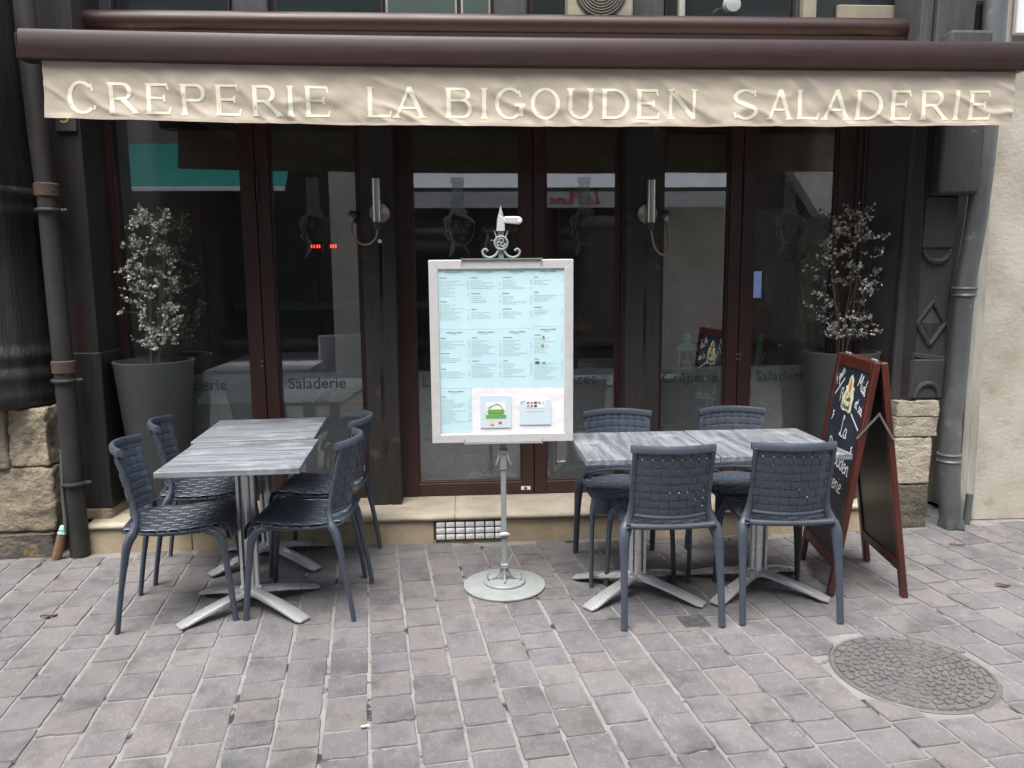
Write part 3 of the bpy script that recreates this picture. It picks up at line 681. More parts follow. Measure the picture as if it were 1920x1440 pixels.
for c_ in colm.children:
    for v_ in c_.data.vertices:
        a_ = atan2(v_.co.y, v_.co.x); k_ = 1+.014*noise.noise((a_*7, v_.co.z*1.2, 2))+.008*noise.noise((a_*19, v_.co.z*4, 5)); v_.co.x *= k_; v_.co.y *= k_
MB().prism([(-.32, 1.22), (-.32, 2.3), (-.60, 2.3), (-.52, 1.9), (-.40, 1.5)], .16, .34, 'x').build('bracket', MT['black_timber'], colm, bevel=.012)
MB().prism([(-.36, 1.22), (-.36, 2.3), (-.50, 2.3), (-.46, 1.9), (-.40, 1.5)], -.1, .10, 'x').build('bracket', MT['black_timber'], colm, bevel=.012)
# left black downpipe
dp = empty('black_downpipe', (-2.212, -.535, 0), 0, 'black cast iron downpipe with rusty collars beside stone pier at left', 'downpipe')
MB().tube([(.0, 0, 0), (.0, 0, .5), (.0, 0, 1.05), (-.004, 0, 1.5), (-.006, 0, 1.97), (-.022, 0, 2.3), (-.035, 0, 2.8), (-.04, 0, 3.4)], .052, 20).build('pipe', MT['pipe_black'], dp, smooth=True)
for z, x in ((1.075, 0), (2.02, -.008)):
    MB().lathe([(.053, -.035), (.060, -.03), (.061, .03), (.055, .036)], 20, (x, 0, z), cap=False).build('socket', MT['rust'], dp, smooth=True)
for z, x in ((.42, 0), (1.00, 0), (1.915, -.006)):
    MB().lathe([(.053, -.012), (.066, -.010), (.070, 0), (.066, .010), (.053, .012)], 20, (x, 0, z), cap=False).build('clamp', MT['pipe_black'], dp, smooth=True)
    MB().tube([(x+.06, .0, z), (x+.09, .01, z)], .011, 8).build('clamp_bolt', MT['pipe_black'], dp, smooth=True)
cd = empty('cable_conduit', (-2.31, -.585, 0), 0, 'grey cable running into a split wooden conduit stub at foot of black downpipe', 'conduit')
MB().tube(catmull([(.062, .02, .62), (.058, .01, .45), (.052, .01, .35), (.058, 0, .22), (.052, 0, .14)]), .010, 8).build('cable', MT['zinc'], cd, smooth=True)
MB().tube([(-.012, 0, -.01), (.012, .0, .06), (.040, 0, .17)], [.026, .026, .021], 10).build('wooden_stub', MT['int_wood'], cd, smooth=True)
MB().tube([(.036, 0, .15), (.044, -.004, .19)], [.025, .013], 8).build('green_tape', MT['mint'], cd)
npl = empty('house_number', (-2.150, -.414, 2.40), 0, 'dark plate with yellow house number 5 on the left post', 'sign')
MB().box(-.055, .055, -.004, .010, -.055, .10).build('plate', MT['enamel'], npl, bevel=.003)
font_text('numeral', '5', .125, MT['brass'], npl, Matrix.Translation((-.033, -.0065, -.012)) @ Matrix.Rotation(pi/2, 4, 'X'))

# ---- right stone base and carved post
rp_ = empty('stone_plinth', (0, 0, 0), 0, 'pale chiselled stone plinth under the carved post at right', 'plinth')
for i, (a, b, c, d, m) in enumerate(((2.565, 2.825, .69, .785, 'pale_stone'), (2.560, 2.828, .565, .688, 'pale_stone'), (2.560, 2.80, .27, .562, 'pale_stone'), (2.575, 2.80, -.02, .267, 'damp_stone'))):
    rough_block(a, b, -.465+.004*i, -.06, c, d, .007, MT[m], rp_, 'stone', 22, 20+i*2.7)
cp = empty('carved_post', (2.752, -.42, .785), 0, 'dark carved timber post with diamond and crescent relief at right', 'post')
def lean(mb):                      # the post leans outward a little
    mb.v = [(x+z*.022, y, z) for x, y, z in mb.v]; return mb
lean(MB().box(-.112, .112, .0, .34, 0, 2.9)).build('shaft', MT['grey_timber'], cp, bevel=.008)
lean(MB().box(-.19, -.116, .03, .34, 0, 2.9)).build('side_strip', MT['grey_timber'], cp, bevel=.008)
lean(MB().box(-.108, .108, -.022, .0, 0.01, .25)).build('foot_block', MT['grey_timber'], cp, bevel=.01)
hm = MB(); hm.tube([(-.075*cos(pi*k/12), -.024, .02+.085*sin(pi*k/12)) for k in range(13)], .016, 8); lean(hm).build('fan_relief', MT['grey_timber'], cp, smooth=True)
lean(MB().prism([(-.11, .262), (.112, .232), (.112, .262), (-.11, .292)], -.016, .0, 'y')).build('moulding', MT['grey_timber'], cp, bevel=.004)
dm_ = MB(); dpts = [(0, .595), (.088, .465), (0, .335), (-.088, .465)]
for k in range(4):
    a = dpts[k]; b = dpts[(k+1) % 4]; dm_.tube([(a[0], -.006, a[1]), (b[0], -.006, b[1])], .015, 6)
lean(dm_).build('diamond_relief', MT['grey_timber'], cp)
lean(MB().add([(0, -.004, .555), (.062, -.004, .465), (0, -.004, .375), (-.062, -.004, .465), (0, -.022, .465)], [(0, 1, 4), (1, 2, 4), (2, 3, 4), (3, 0, 4)])).build('diamond_boss', MT['grey_timber'], cp)
cr = MB(); cr.tube([(-.083*cos(pi*k/12), -.004, .90-.075*sin(pi*k/12)) for k in range(13)], [.006+.014*sin(pi*k/12) for k in range(13)], 8); lean(cr).build('crescent_relief', MT['grey_timber'], cp, smooth=True)
lean(MB().box(-.10, .10, -.012, .0, .905, 1.20)).build('raised_panel', MT['grey_timber'], cp, bevel=.006)
lean(MB().box(-.085, .165, -.10, .0, 1.205, 2.1)).build('corbel', MT['grey_timber'], cp, bevel=.018, seg=2)
bm2 = MB().box(2.98, 3.26, -.30, -.02, 2.87, 3.12).build('beam_end', MT['black_timber'], bevel=.03, seg=2); tag(bm2, 'dark sawn beam end projecting above the right downpipe', 'beam')
# right zinc downpipe
zp = empty('zinc_downpipe', (2.93, -.475, 0), 0, 'dented grey zinc downpipe with collars beside the cream wall', 'downpipe')
zpts = catmull([(.010, -.01, 0), (.004, -.005, .06), (-.018, 0, .25), (-.030, 0, .45), (-.026, 0, .70), (-.018, 0, 1.0), (-.010, 0, 1.44), (.030, 0, 1.85), (.055, 0, 2.3), (.06, 0, 3.0), (.06, 0, 4.)], 5)
zr = []
for q in zpts:
    r = .062 if q.z < .45 else .058
    if q.z < .05: r = .068
    zr.append(r)
zm = MB().tube(zpts, zr, 28)
zv = []
for x, y, z in zm.v:
    d = (Vector((x, y, z))-Vector((.005, -.065, .68))).length
    if d < .10: y += .022*(1-d/.10)
    if z < .09: a = atan2(y, x); s_ = 1+.16*sin(a*5)*(1-z/.09); x = .01+(x-.01)*s_; y *= s_
    zv.append((x, y, z))
zm.v = zv; zm.build('pipe', MT['zinc'], zp, smooth=True, angle=60)
for z, x in ((.44, -.030), (1.435, -.010)):
    MB().lathe([(.060, -.030), (.066, -.028), (.069, -.022), (.066, -.016), (.063, -.012), (.063, .008), (.067, .012), (.070, .018), (.067, .025), (.06, .028)], 28, (x, 0, z), cap=False).build('collar', MT['zinc'], zp, smooth=True)
# cream neighbour
nb = empty('cream_building', (0, 0, 0), 0, 'cream rendered wall of the neighbouring building at right edge', 'building')
def wallfn(u, v):
    x = 3.10+7*u**2.2; z = 9.5*v**1.6
    return (x+(.022*(2.2-z) if u == 0 and z < 3 else 0), -.345+.008*noise.noise((x*2, z*2, 4)), z)
MB().grid(wallfn, 30, 40, thick=(0, .4, 0)).build('wall', MT['render'], nb, smooth=True, angle=50)
for z0 in (3.6, 6.0):
    for x in (5.2, 7.6):
        wn = MB().box(x, x+1.0, -.375, -.34, z0, z0+1.6).build('window', MT['white_paint'], nb)
        for k in range(2): MB().box(x+.06+.46*k, x+.48+.46*k, -.381, -.376, z0+.06, z0+1.54).build('pane', MT['dark_glass'], wn)
MB().prism([(3.055, 0), (3.095, 0), (3.06, 4), (3.02, 4)], -.37, -.30, 'y').build('corner_strip', MT['trim'], nb, bevel=.003)
MB().prism([(3.105, .02), (3.165, .02), (3.125, 1.95), (3.072, 1.95)], -.358, -.33, 'y').build('render_edge', MT['trim'], nb, bevel=.003)
o = MB().tube([(3.075, -.42, -.01), (3.085, -.42, .19)], .021, 12).build('grey_conduit', MT['zinc'], smooth=True); tag(o, 'short grey conduit stub rising beside foot of zinc downpipe', 'conduit')
o = MB().tube(catmull([(3.065, -.40, 2.75), (3.07, -.41, 2.45), (3.062, -.41, 2.25), (3.04, -.40, 2.10), (3.045, -.40, 1.98)]), .013, 8).build('black_cable', MT['dark_plastic'], smooth=True); tag(o, 'black cable hanging beside the zinc downpipe under awning end', 'cable')
wsn = MB().box(3.17, 3.95, -.40, -.362, 2.90, 3.7).build('white_sign', MT['white_paint'], bevel=.006); tag(wsn, 'white panel on the cream wall at top right corner', 'sign')
# ---- neighbour to the left (beyond the column) and wall above
nl = empty('left_building', (0, 0, 0), 0, 'dark timber and plaster house continuing past the left edge', 'building')
MB().box(-9, -2.31, -.05, .3, 0, 9.6).build('wall', MT['panel'], nl)
for x in (-8.4, -6.6, -4.9, -3.4):
    MB().box(x, x+.2, -.12, -.052, 0, 9.6).build('timber', MT['black_timber'], nl, bevel=.01)
for x in (-8.1, -6.3, -4.6):
    for z0 in (.5, 3.8, 6.3):
        wn = MB().box(x, x+1.05, -.10, -.052, z0, z0+1.7).build('window', MT['frame'], nl)
        MB().box(x+.07, x+.98, -.107, -.102, z0+.07, z0+1.63).build('pane', MT['dark_glass'], wn)

# ------------------------------------------------------------------ interior
def struct(name, mb, m): return tag(mb.build(name, m), None, None, None, 'structure')
struct('interior_floor', MB().box(-2.3, 2.7, .31, 4.2, .05, .15), MT['int_floor'])
struct('interior_back_wall', MB().box(-2.3, 2.7, 4.2, 4.3, .05, 2.9), MT['int_wall'])
struct('interior_side_wall', MB().box(-2.45, -2.305, .06, 4.3, .05, 2.9), MT['int_wall'])
struct('interior_side_wall', MB().box(2.71, 2.85, .06, 4.3, .05, 2.9), MT['int_stone'])
struct('interior_ceiling', MB().box(-2.45, 2.85, .06, .95, 2.9, 3.0).box(-2.45, 2.85, 1.18, 4.3, 2.9, 3.0).box(-2.45, -2.2, .951, 1.179, 2.9, 3.0).box(2.3, 2.85, .951, 1.179, 2.9, 3.0), MT['pale_ceiling'])   # narrow slot is an added opening, cut to let daylight onto cloth and lantern
struct('interior_stone_pillar', MB().box(1.95, 2.5, 2.6, 3.2, .15, 2.9), MT['int_stone'])
dt = empty('dining_table', (-1.52, 1.45, .15), 0, 'dining table under a white cloth inside the left window', 'table')
MB().box(-.36, .36, -.70, .70, .70, .74).build('table_top', MT['int_wood'], dt)
for sx in (-1, 1):
    for sy in (-1, 1): MB().box(sx*.30-.02, sx*.30+.02, sy*.64-.02, sy*.64+.02, 0, .70).build('leg', MT['int_wood'], dt)
tcl = MB()
def clothf(u, v):
    a, b = (u-.5)*2, (v-.5)*2; hx, hy = .375, .715
    x = max(-hx, min(hx, a*(hx+.24))); y = max(-hy, min(hy, b*(hy+.24)))
    ox = max(0, abs(a)*(hx+.24)-hx); oy = max(0, abs(b)*(hy+.24)-hy)
    fl = .02*sin(a*14+b*11)*(ox+oy)*4
    return (x+(fl+.05*ox)*(1 if a > 0 else -1)*(ox > 0), y+(fl+.05*oy)*(1 if b > 0 else -1)*(oy > 0), .897-max(ox, oy)-.012*min(ox, oy)*0)
tc_ = tcl.grid(clothf, 40, 40).build('tablecloth', MT['cloth'], smooth=True); tc_.location = (-1.52, 1.45, 0)
tag(tc_, 'white tablecloth draped over the table inside the left window', 'tablecloth')
dch = empty('dining_chair', (-.93, 1.25, .15), .5, 'pale backed chair beside the clothed table inside', 'chair')
MB().box(-.2, .2, -.2, .2, .42, .46).build('seat', MT['int_wood'], dch, bevel=.01)
MB().box(-.19, .19, .17, .20, .5, .95).build('backrest', MT['cloth'], dch, bevel=.02)
for sx in (-.18, .18):
    for sy in (-.18, .18): MB().box(sx-.018, sx+.018, sy-.018, sy+.018, 0, .42).build('leg', MT['int_wood'], dch)
ct = empty('bar_counter', (-1.2, 3.0, .15), 0, 'long pale topped bar counter at the back of the room', 'counter')
MB().box(-1.05, 1.4, -.25, .3, 1.10, 1.17).build('counter_top', MT['int_pale'], ct, bevel=.006)
MB().box(-1.0, 1.35, -.18, .28, 0, 1.10).build('counter_front', MT['dark_int'], ct)
for x, wh in ((-.55, 'leftmost'), (-.47, 'second'), (-.38, 'third'), (.75, 'fourth'), (.86, 'rightmost')):
    b = MB().lathe([(.035, 0), (.037, .01), (.037, .18), (.015, .23), (.013, .30), (.016, .305)], 14).build('bottle', MT['wine'], smooth=True); b.location = (-.2+x, 2.95, 1.322)
    tag(b, wh+' dark glass bottle from the left on the bar counter inside', 'bottle', 'bottles on the bar counter')
led = empty('led_display', (-1.28, 2.2, 1.82), 0, 'small red lit numeric display deep inside second window', 'display')
MB().box(-.12, .14, 0, .05, -.03, .06).build('casing', MT['dark_plastic'], led)
for i, x in enumerate((-.10, -.075, -.05, -.03, .07, .092, .114)):
    MB().box(x, x+.010, -.004, -.001, 0, .028).build('digit', MT['led'], led)
for i, (x, rz) in enumerate(((-2.0, .3), (-1.78, -.2))):
    cu = MB().lathe([(.01, -.05), (.13, -.045), (.16, 0), (.13, .045), (.01, .05)], 8, M=Matrix.Rotation(pi/2-.3, 4, 'X')).build('cushion', MT['tinsel'], smooth=True); cu.location = (x, 1.95, .80); cu.rotation_euler.z = rz
    tag(cu, ('green cushion left of the pair on the bench inside', 'green cushion right of the pair on the bench inside')[i], 'cushion')
bn = empty('bench', (-1.75, 2.1, .15), 0, 'low dark bench carrying green cushions inside', 'bench')
MB().box(-.5, .5, -.2, .2, .42, .5).build('seat', MT['int_wood'], bn); MB().box(-.5, .5, .2, .26, .3, .95).build('backrest', MT['dark_int'], bn)
for sx in (-.45, .45): MB().box(sx-.03, sx+.03, -.18, .18, 0, .42).build('leg', MT['int_wood'], bn)
# right hand side: sideboard with lantern
sb = empty('sideboard', (1.46, .24, .19), 0, 'wooden sideboard behind the third window pane', 'sideboard')
MB().box(-.34, .34, -.26, .2, .69, .735).build('top', MT['int_wood'], sb, bevel=.004); MB().box(-.32, .32, -.18, .18, 0, .69).build('body', MT['dark_int'], sb)
ln = empty('lantern', (1.43, .06, .926), 0, 'mint green metal candle lantern on the sideboard inside', 'lantern')
MB().lathe([(.072, 0), (.074, .008), (.066, .018), (.06, .022), (.001, .022)], 8).build('base', MT['mint'], ln)
for k in range(6):
    a = 2*pi*k/6+.3; MB().tube([(.058*cos(a), .058*sin(a), .02), (.058*cos(a), .058*sin(a), .135)], .0055, 6).build('bar', MT['mint'], ln)
MB().lathe([(.066, .132), (.07, .138), (.066, .15), (.045, .175), (.026, .185), (.022, .20), (.03, .21), (.022, .22), (.024, .232), (.014, .245), (.001, .247)], 16).build('roof', MT['mint'], ln, smooth=True)
MB().lathe([(.022, .02), (.022, .07), (.001, .072)], 12).build('candle', MT['white_paint'], ln, smooth=True)
pf = empty('slate_sign', (1.575, .22, .926), -.25, 'small chalked slate leaning on the sideboard inside', 'sign')
MB().box(-.09, .09, -.01, .01, 0, .22, Matrix.Rotation(-.15, 4, 'X')).build('slate', MT['slate_board'], pf)
cm = MB()
for k in range(5): ribbon(cm, [(-.06+.012*i, .05*k*.75+.035+.006*sin(i*2.3+k)) for i in range(10)], .004, Vector((0, -.0115, 0)), Vector((1, 0, 0)), Vector((0, .15, 1)), Vector((0, -1, 0)))
cm.build('chalk_line', MT['chalk'], pf)
o = MB().lathe([(.05, 0), (.055, .05), (.03, .13), (.01, .17), (.001, .172)], 12).build('cone_ornament', MT['cream_paper'], smooth=True); o.location = (1.655, .13, .926); tag(o, 'pale cone shaped ornament at right end of sideboard', 'ornament')
o = MB().lathe([(.012, 0), (.014, .1), (.004, .12), (.001, .121)], 10).build('candlestick', MT['lamp_steel'], smooth=True); o.location = (1.53, .10, .926); tag(o, 'small silver candlestick right of the lantern', 'candlestick')
ds = empty('display_stand', (.90, .36, .19), 0, 'dark stand behind the right hand door', 'stand')
MB().box(-.3, .3, -.2, .2, .70, .735).build('top', MT['dark_int'], ds); MB().box(-.28, .28, -.18, .18, 0, .70).build('body', MT['dark_int'], ds)
pp = empty('paper_sign', (.86, .24, .926), 0, 'white printed card propped behind the right door glass', 'sign')
MB().box(-.12, .12, 0, .004, 0, .07, Matrix.Rotation(-.2, 4, 'X')).build('card', MT['paper_white'], pp)
pk = MB()
for z, n_ in ((.045, 12), (.022, 9)):
    for i in range(n_): pk.box(-.09+i*.0155, -.078+i*.0155, -.0025, -.0008, z, z+.009, Matrix.Rotation(-.2, 4, 'X'))
tag(pk.build('print', MT['ink'], pp), kind='stuff')
pmk = MB()
vs = []
for z, r in ((-.075, .04), (-.05, .10), (0, .125), (.05, .10), (.072, .04)):
    vs.append((r, z))
pmk.lathe(vs, 24); pmk.v = [(x*(1+.07*cos(8*atan2(y, x))), y*(1+.07*cos(8*atan2(y, x))), z) for x, y, z in pmk.v]
pmo = empty('pumpkin', (.92, 1.5, 1.11), 0, 'orange pumpkin on a shelf behind the right door', 'pumpkin')
pmk.build('body', MT['pumpkin'], pmo, smooth=True); MB().tube([(0, 0, .06), (.01, 0, .12)], [.02, .012], 8).build('stalk', MT['bark'], pmo)
sh = MB().box(.5, 1.4, 1.35, 1.7, .99, 1.03).box(.52, .56, 1.37, 1.68, .15, .99).box(1.34, 1.38, 1.37, 1.68, .15, .99).build('shelf_unit', MT['int_wood']); tag(sh, 'wooden shelf unit behind the right door holding the pumpkin', 'shelf')
sc_ = empty('wall_screen', (2.72, 2.3, 1.45), 0, 'blue glowing screen deep inside the right window', 'screen')
sc_.location = (2.585, 2.05, 1.45)
MB().box(-.11, .11, 0, .04, -.13, .15).build('casing', MT['dark_plastic'], sc_); MB().box(-.095, .095, -.004, -.001, -.11, .13).build('display', MT['blue_screen'], sc_)
rs = empty('red_seat', (2.35, 1.6, .15), 0, 'red upholstered bench seat inside the right window', 'bench')
MB().box(-.3, .3, -.2, .2, .35, .46).build('seat', MT['red_paint'], rs, bevel=.03); MB().box(-.3, .3, .16, .26, .46, 1.15).build('backrest', MT['red_paint'], rs, bevel=.03); MB().box(-.28, .28, -.18, .2, 0, .35).build('base', MT['dark_int'], rs)
plnt = empty('house_plant', (2.27, 1.25, .15), 0, 'leafy green house plant in front of red seat inside', 'plant')
MB().lathe([(.09, 0), (.12, .25), (.115, .25), (.10, .22), (.001, .22)], 16).build('pot', MT['dark_int'], plnt, smooth=True)
lf = MB()
for k in range(22):
    a = k*2.4; l = .25+.18*random.random(); h = .25+.6*random.random()
    p0 = Vector((0, 0, .2)); p1 = Vector((cos(a)*l*.4, sin(a)*l*.4, h+.1)); p2 = Vector((cos(a)*l, sin(a)*l, h))
    sd_ = Vector((-sin(a), cos(a), 0))*.03
    lf.add([p0, p1+sd_, p2, p1-sd_], [(0, 1, 2, 3)])
lf.build('foliage', MT['tinsel'], plnt)
# ------------------------------------------------------------------ awning
aw = empty('awning', (0, 0, 0), 0, 'beige retractable awning with brown front bar and cream lettered valance', 'awning')
def sag(x): return .003*max(0., .6-x)**2
MB().tube([(-2.10, -.215, 2.972+.0), (2.765, -.215, 2.972)], .062, 28).build('cassette', MT['metal_brown'], aw, smooth=True)
MB().tube([(-2.145, -.215, 2.972), (-2.10, -.215, 2.972)], .060, 20).build('end_cap', MT['dark_plastic'], aw, smooth=True)
MB().tube([(2.765, -.215, 2.972), (2.79, -.215, 2.972)], .060, 20).build('end_cap', MT['metal_brown'], aw, smooth=True)
MB().box(-2.11, 2.775, -.262, -.165, 2.862, 2.925).build('cassette_lip', MT['metal_brown'], aw, bevel=.008)
for x in (-1.6, .3, 2.2): MB().box(x-.04, x+.04, -.20, -.10, 2.85, 2.90).build('bracket', MT['metal_brown'], aw, bevel=.004)
prof = [(-.885, 2.548), (-.985, 2.545), (-.992, 2.552), (-.994, 2.60), (-.988, 2.66), (-.978, 2.682), (-.955, 2.690), (-.90, 2.688), (-.885, 2.678)]
bar = MB(); nx = 40
vs = []
for i in range(nx+1):
    x = -2.058+(2.822+2.058)*i/nx
    for y, z in prof: vs.append((x, y, z+sag(x)))
n_ = len(prof)
bar.add(vs, [(i*n_+j, i*n_+(j+1) % n_, (i+1)*n_+(j+1) % n_, (i+1)*n_+j) for i in range(nx) for j in range(n_)]+[tuple(range(n_)), tuple(nx*n_+j for j in range(n_))])
fb = bar.build('front_bar', MT['metal_brown'], aw, smooth=True, angle=30)
for x, z in ((-2.062, 2.63), (2.822, 2.617)): MB().box(x-.012, x+.002 if x < 0 else x+.012, -.985, -.89, z-.06, z+.055).build('end_plate', MT['metal_brown'], aw, bevel=.004)
def sheet(u, v):
    x = -1.98+4.74*u; y = -.275-.625*v; z = 2.835-.150*v
    bump = .026*math.exp(-((x-2.25)/.30)**2)+.016*math.exp(-((x-.31)/.06)**2)+.018*math.exp(-((x-1.28)/.08)**2)
    return (x, y, z-.02*sin(pi*v)+bump*sin(pi*min(1, v*1.02))**.5*v + sag(x)*v)
MB().grid(sheet, 120, 14, thick=(0, 0, .002)).build('canopy', MT['canvas'], aw, smooth=True)
for x0, x1 in ((-1.7, -.9), (2.5, 1.7)):
    MB().tube([(x0, -.25, 2.87), (x1, -.55, 2.74), (x0, -.88, 2.60)], .02, 10).build('folding_arm', MT['metal_brown'], aw)
VT, VY = 2.548, -.958
def vbot(x): return 2.275+sag(x)*1.2+.004*noise.noise((x*3, 0, 5))+.012*((x-.3)/2.4)**2
def wr(x, z):
    t = max(0., min(1., (VT+sag(x)-z)/.27))
    a = noise.noise((x*3.4+z*9, z*5-x*3.0, .3)); b = noise.noise((x*8-z*5, z*10+x*5, 2.)); c = noise.noise((x*20+z*26, z*14-x*9, 4.))
    rid = 1-abs(noise.noise((x*4.5+z*7.5, z*3-x*2.2, 7.)))*2.6
    return (.012*a+.006*b+.0028*c+.010*max(0, rid)**2)*(t**.55) - .006*t
def vfn(u, v):
    x = -1.985+(2.788+1.985)*u + (.0 if u < .5 else 0)
    zt = VT+sag(x); z = zt+(vbot(x)-zt)*v
    return (x+(.018*(1-v) if u == 0 else 0), VY-wr(x, z), z)
val = MB().grid(vfn, 420, 30, thick=(0, .0022, 0)).build('valance', MT['canvas'], aw, smooth=True)
hem = MB().grid(lambda u, v: (lambda x: (x, VY-wr(x, vbot(x)+.010)-.0012, vbot(x)+.012*(1-v)-.001))(-1.98+4.765*u), 300, 1, thick=(0, .0005, 0)).build('hem', MT['canvas'], val)
for x in (-.86, .41, 1.62):
    MB().grid(lambda u, v: (lambda z: (x+.016*(u-.5), VY-wr(x+.016*(u-.5), z)-.0010, z))(VT+sag(x)-.002+(vbot(x)-VT-sag(x)+.002)*v), 2, 24, thick=(0, .0004, 0)).build('seam', MT['canvas'], val, smooth=True)
DXV = (2.788+1.985)/420
def wrq(x, z):                   # depth of the canvas as meshed (bilinear between its grid points)
    i = (x+1.985)/DXV; i0 = math.floor(i); out = []
    for k in (i0, i0+1):
        xk = -1.985+k*DXV; zt = VT+sag(xk); zb = vbot(xk); j = (zt-z)/(zt-zb)*30; j0 = math.floor(j)
        a = wr(xk, zt+(zb-zt)*j0/30); b = wr(xk, zt+(zb-zt)*(j0+1)/30); out.append(a+(b-a)*(j-j0))
    return out[0]+(out[1]-out[0])*(i-i0)
# lettering, wedge-serif capitals following the folds of the canvas
VW, HW = .0205, .0125
class Letter:
    def __init__(s): s.mb = MB(); s.k = 0
    def put(s, rows):
        vs = []; off = .0014+s.k*.00003; s.k += 1
        for a, b in rows:
            for x, z in (a, b): vs.append((x, VY-wrq(x, z)-off, z))
        s.mb.add(vs, [(2*i, 2*i+1, 2*i+3, 2*i+2) for i in range(len(rows)-1)])
    def seg(s, x0, z0, x1, z1, w, n=12, flare=.16):
        n = n*2
        d = Vector((x1-x0, z1-z0)); L = d.length; d.normalize(); q = Vector((-d.y, d.x)); rows = []
        for i in range(n+1):
            t = i/n; ww = w*(1+flare*(2*abs(t-.5))**6*1.6)
            p = Vector((x0, z0))+d*L*t; rows.append(((p.x+q.x*ww/2, p.y+q.y*ww/2), (p.x-q.x*ww/2, p.y-q.y*ww/2)))
        s.put(rows)
    def arc(s, cx, cz, rx, rz, a0, a1, n=26, wv=VW, wh=HW):
        n = int(n*1.5)
        rows = []
        for i in range(n+1):
            a = radians(a0+(a1-a0)*i/n); c, q = cos(a), sin(a); w_ = wh+(wv-wh)*abs(c)
            rows.append(((cx+(rx)*c, cz+(rz)*q), (cx+(rx-w_)*c, cz+(rz-w_*.95)*q)))
        s.put(rows)
    def serif(s, x, z, half, dirn):      # small wedge foot at the end of a stem; dirn +1 pointing up from z
        s.put([((x-half, z), (x-half, z+dirn*.004)), ((x-half*.55, z), (x-half*.55, z+dirn*.009)), ((x, z), (x, z+dirn*.010)), ((x+half*.55, z), (x+half*.55, z+dirn*.009)), ((x+half, z), (x+half, z+dirn*.004))])
def letter(ch, x0, x1):
    xm = (x0+x1)/2; b = 2.310+sag(xm)+.003*((xm-.3)/2.4)**2; H_ = .143; t = b+H_; L = Letter(); w_ = x1-x0; v, h = VW, HW
    def stem(x, both=True, hs=.017):
        L.seg(x, b, x, t, v); L.serif(x, b, hs, 1); L.serif(x, t, hs, -1)
    def hbar(xa, xb, z, tick=0):
        L.seg(xa, z, xb, z, h, 8, .0)
        if tick: L.put([((xb-.009, z), (xb, z)), ((xb-.007, z+tick*.012), (xb+.003, z+tick*.012)), ((xb-.002, z+tick*.026), (xb+.006, z+tick*.026))])
    if ch == 'I': stem(xm)
    if ch in 'EL':
        stem(x0+.016)
        hbar(x0+.012, x1-.006, b+h/2, 1)
        if ch == 'E': hbar(x0+.012, x1-.012, t-h/2, -1); hbar(x0+.02, x1-.030, (b+t)/2+.004); L.seg(x1-.032, (b+t)/2-.012, x1-.032, (b+t)/2+.020, .010, 3)
    if ch in 'PRB':
        stem(x0+.016)
        m = b+H_*(.44 if ch != 'B' else .54); rz = (t-m)/2; bw = w_*(.80 if ch == 'R' else .9)
        ext = rz*.95; xc = x0+bw-ext
        hbar(x0+.012, xc, t-h/2); hbar(x0+.012, xc, m+h/2); L.arc(xc, (t+m)/2, ext+.004, rz, -90, 90)
        if ch == 'R': L.seg(x0+w_*.50, m+.004, x1-.006, b+.004, v, 10); L.serif(x1-.008, b, .018, 1)
        if ch == 'B':
            rz2 = (m+h-b)/2; xc2 = x1-rz2*.95; hbar(x0+.012, xc2, b+h/2); L.arc(xc2, b+rz2, rz2*.95, rz2, -90, 90)
    if ch == 'D':
        stem(x0+.016); ex = w_*.55; xc = x1-ex; hbar(x0+.012, xc, t-h/2); hbar(x0+.012, xc, b+h/2); L.arc(xc, (b+t)/2, ex, H_/2, -90, 90, 30)
    if ch == 'O': L.arc(xm, (b+t)/2, w_/2, H_/2+.003, 0, 360, 48)
    if ch in 'CG':
        L.arc(xm, (b+t)/2, w_/2, H_/2+.003, 46, 314, 40)
        xe = xm+w_/2*cos(radians(46)); L.seg(xe-.004, t-.010, xe+.004, t-.042, .011, 4)
        if ch == 'C': L.seg(xe+.004, b+.016, xe+.012, b+.036, .011, 4)
        if ch == 'G': L.seg(x1-.016, b+.012, x1-.016, b+.062, v, 6); hbar(x1-.048, x1+.004, b+.064)
    if ch == 'S':
        r1 = H_*.27; r2_ = H_*.27; L.arc(xm, t-r1+.002, w_*.47, r1, 35, 262, 26); L.arc(xm, b+r2_-.002, w_*.50, r2_, 82, -145, 26)
        L.seg(xm-w_*.30, t-r1*1.45, xm+w_*.30, b+r2_*1.45, v*1.0, 8, 0)
        L.seg(xm+w_*.36, t-.004, xm+w_*.38, t-.034, .010, 4); L.seg(xm-w_*.40, b+.004, xm-w_*.42, b+.034, .010, 4)
    if ch == 'U':
        r_ = w_*.40; L.seg(x0+.016, t, x0+.016, b+H_*.38, v); L.seg(x1-.016, t, x1-.016, b+H_*.38, v*.9); L.arc(xm, b+H_*.40, w_/2-.003, H_*.40, 180, 360, 26)
        L.serif(x0+.016, t, .020, -1); L.serif(x1-.016, t, .020, -1)
    if ch == 'N':
        L.seg(x0+.012, b, x0+.012, t, v*.72); L.seg(x1-.012, b, x1-.012, t, v*.72); L.seg(x0+.012, t-.004, x1-.012, b+.006, v*1.05, 14)
        L.serif(x0+.012, b, .018, 1); L.serif(x1-.012, t, .018, -1); L.serif(x0+.008, t, .016, -1)
    if ch == 'A':
        L.seg(x0+.014, b, xm, t, v*.75, 12, .0); L.seg(x1-.014, b, xm, t, v*1.05, 12, .0); hbar(x0+w_*.26, x1-w_*.26, b+H_*.33)
        L.serif(x0+.014, b, .019, 1); L.serif(x1-.014, b, .021, 1)
    return L.mb.build('letter', MT['cream_print'], val, smooth=True, angle=80)
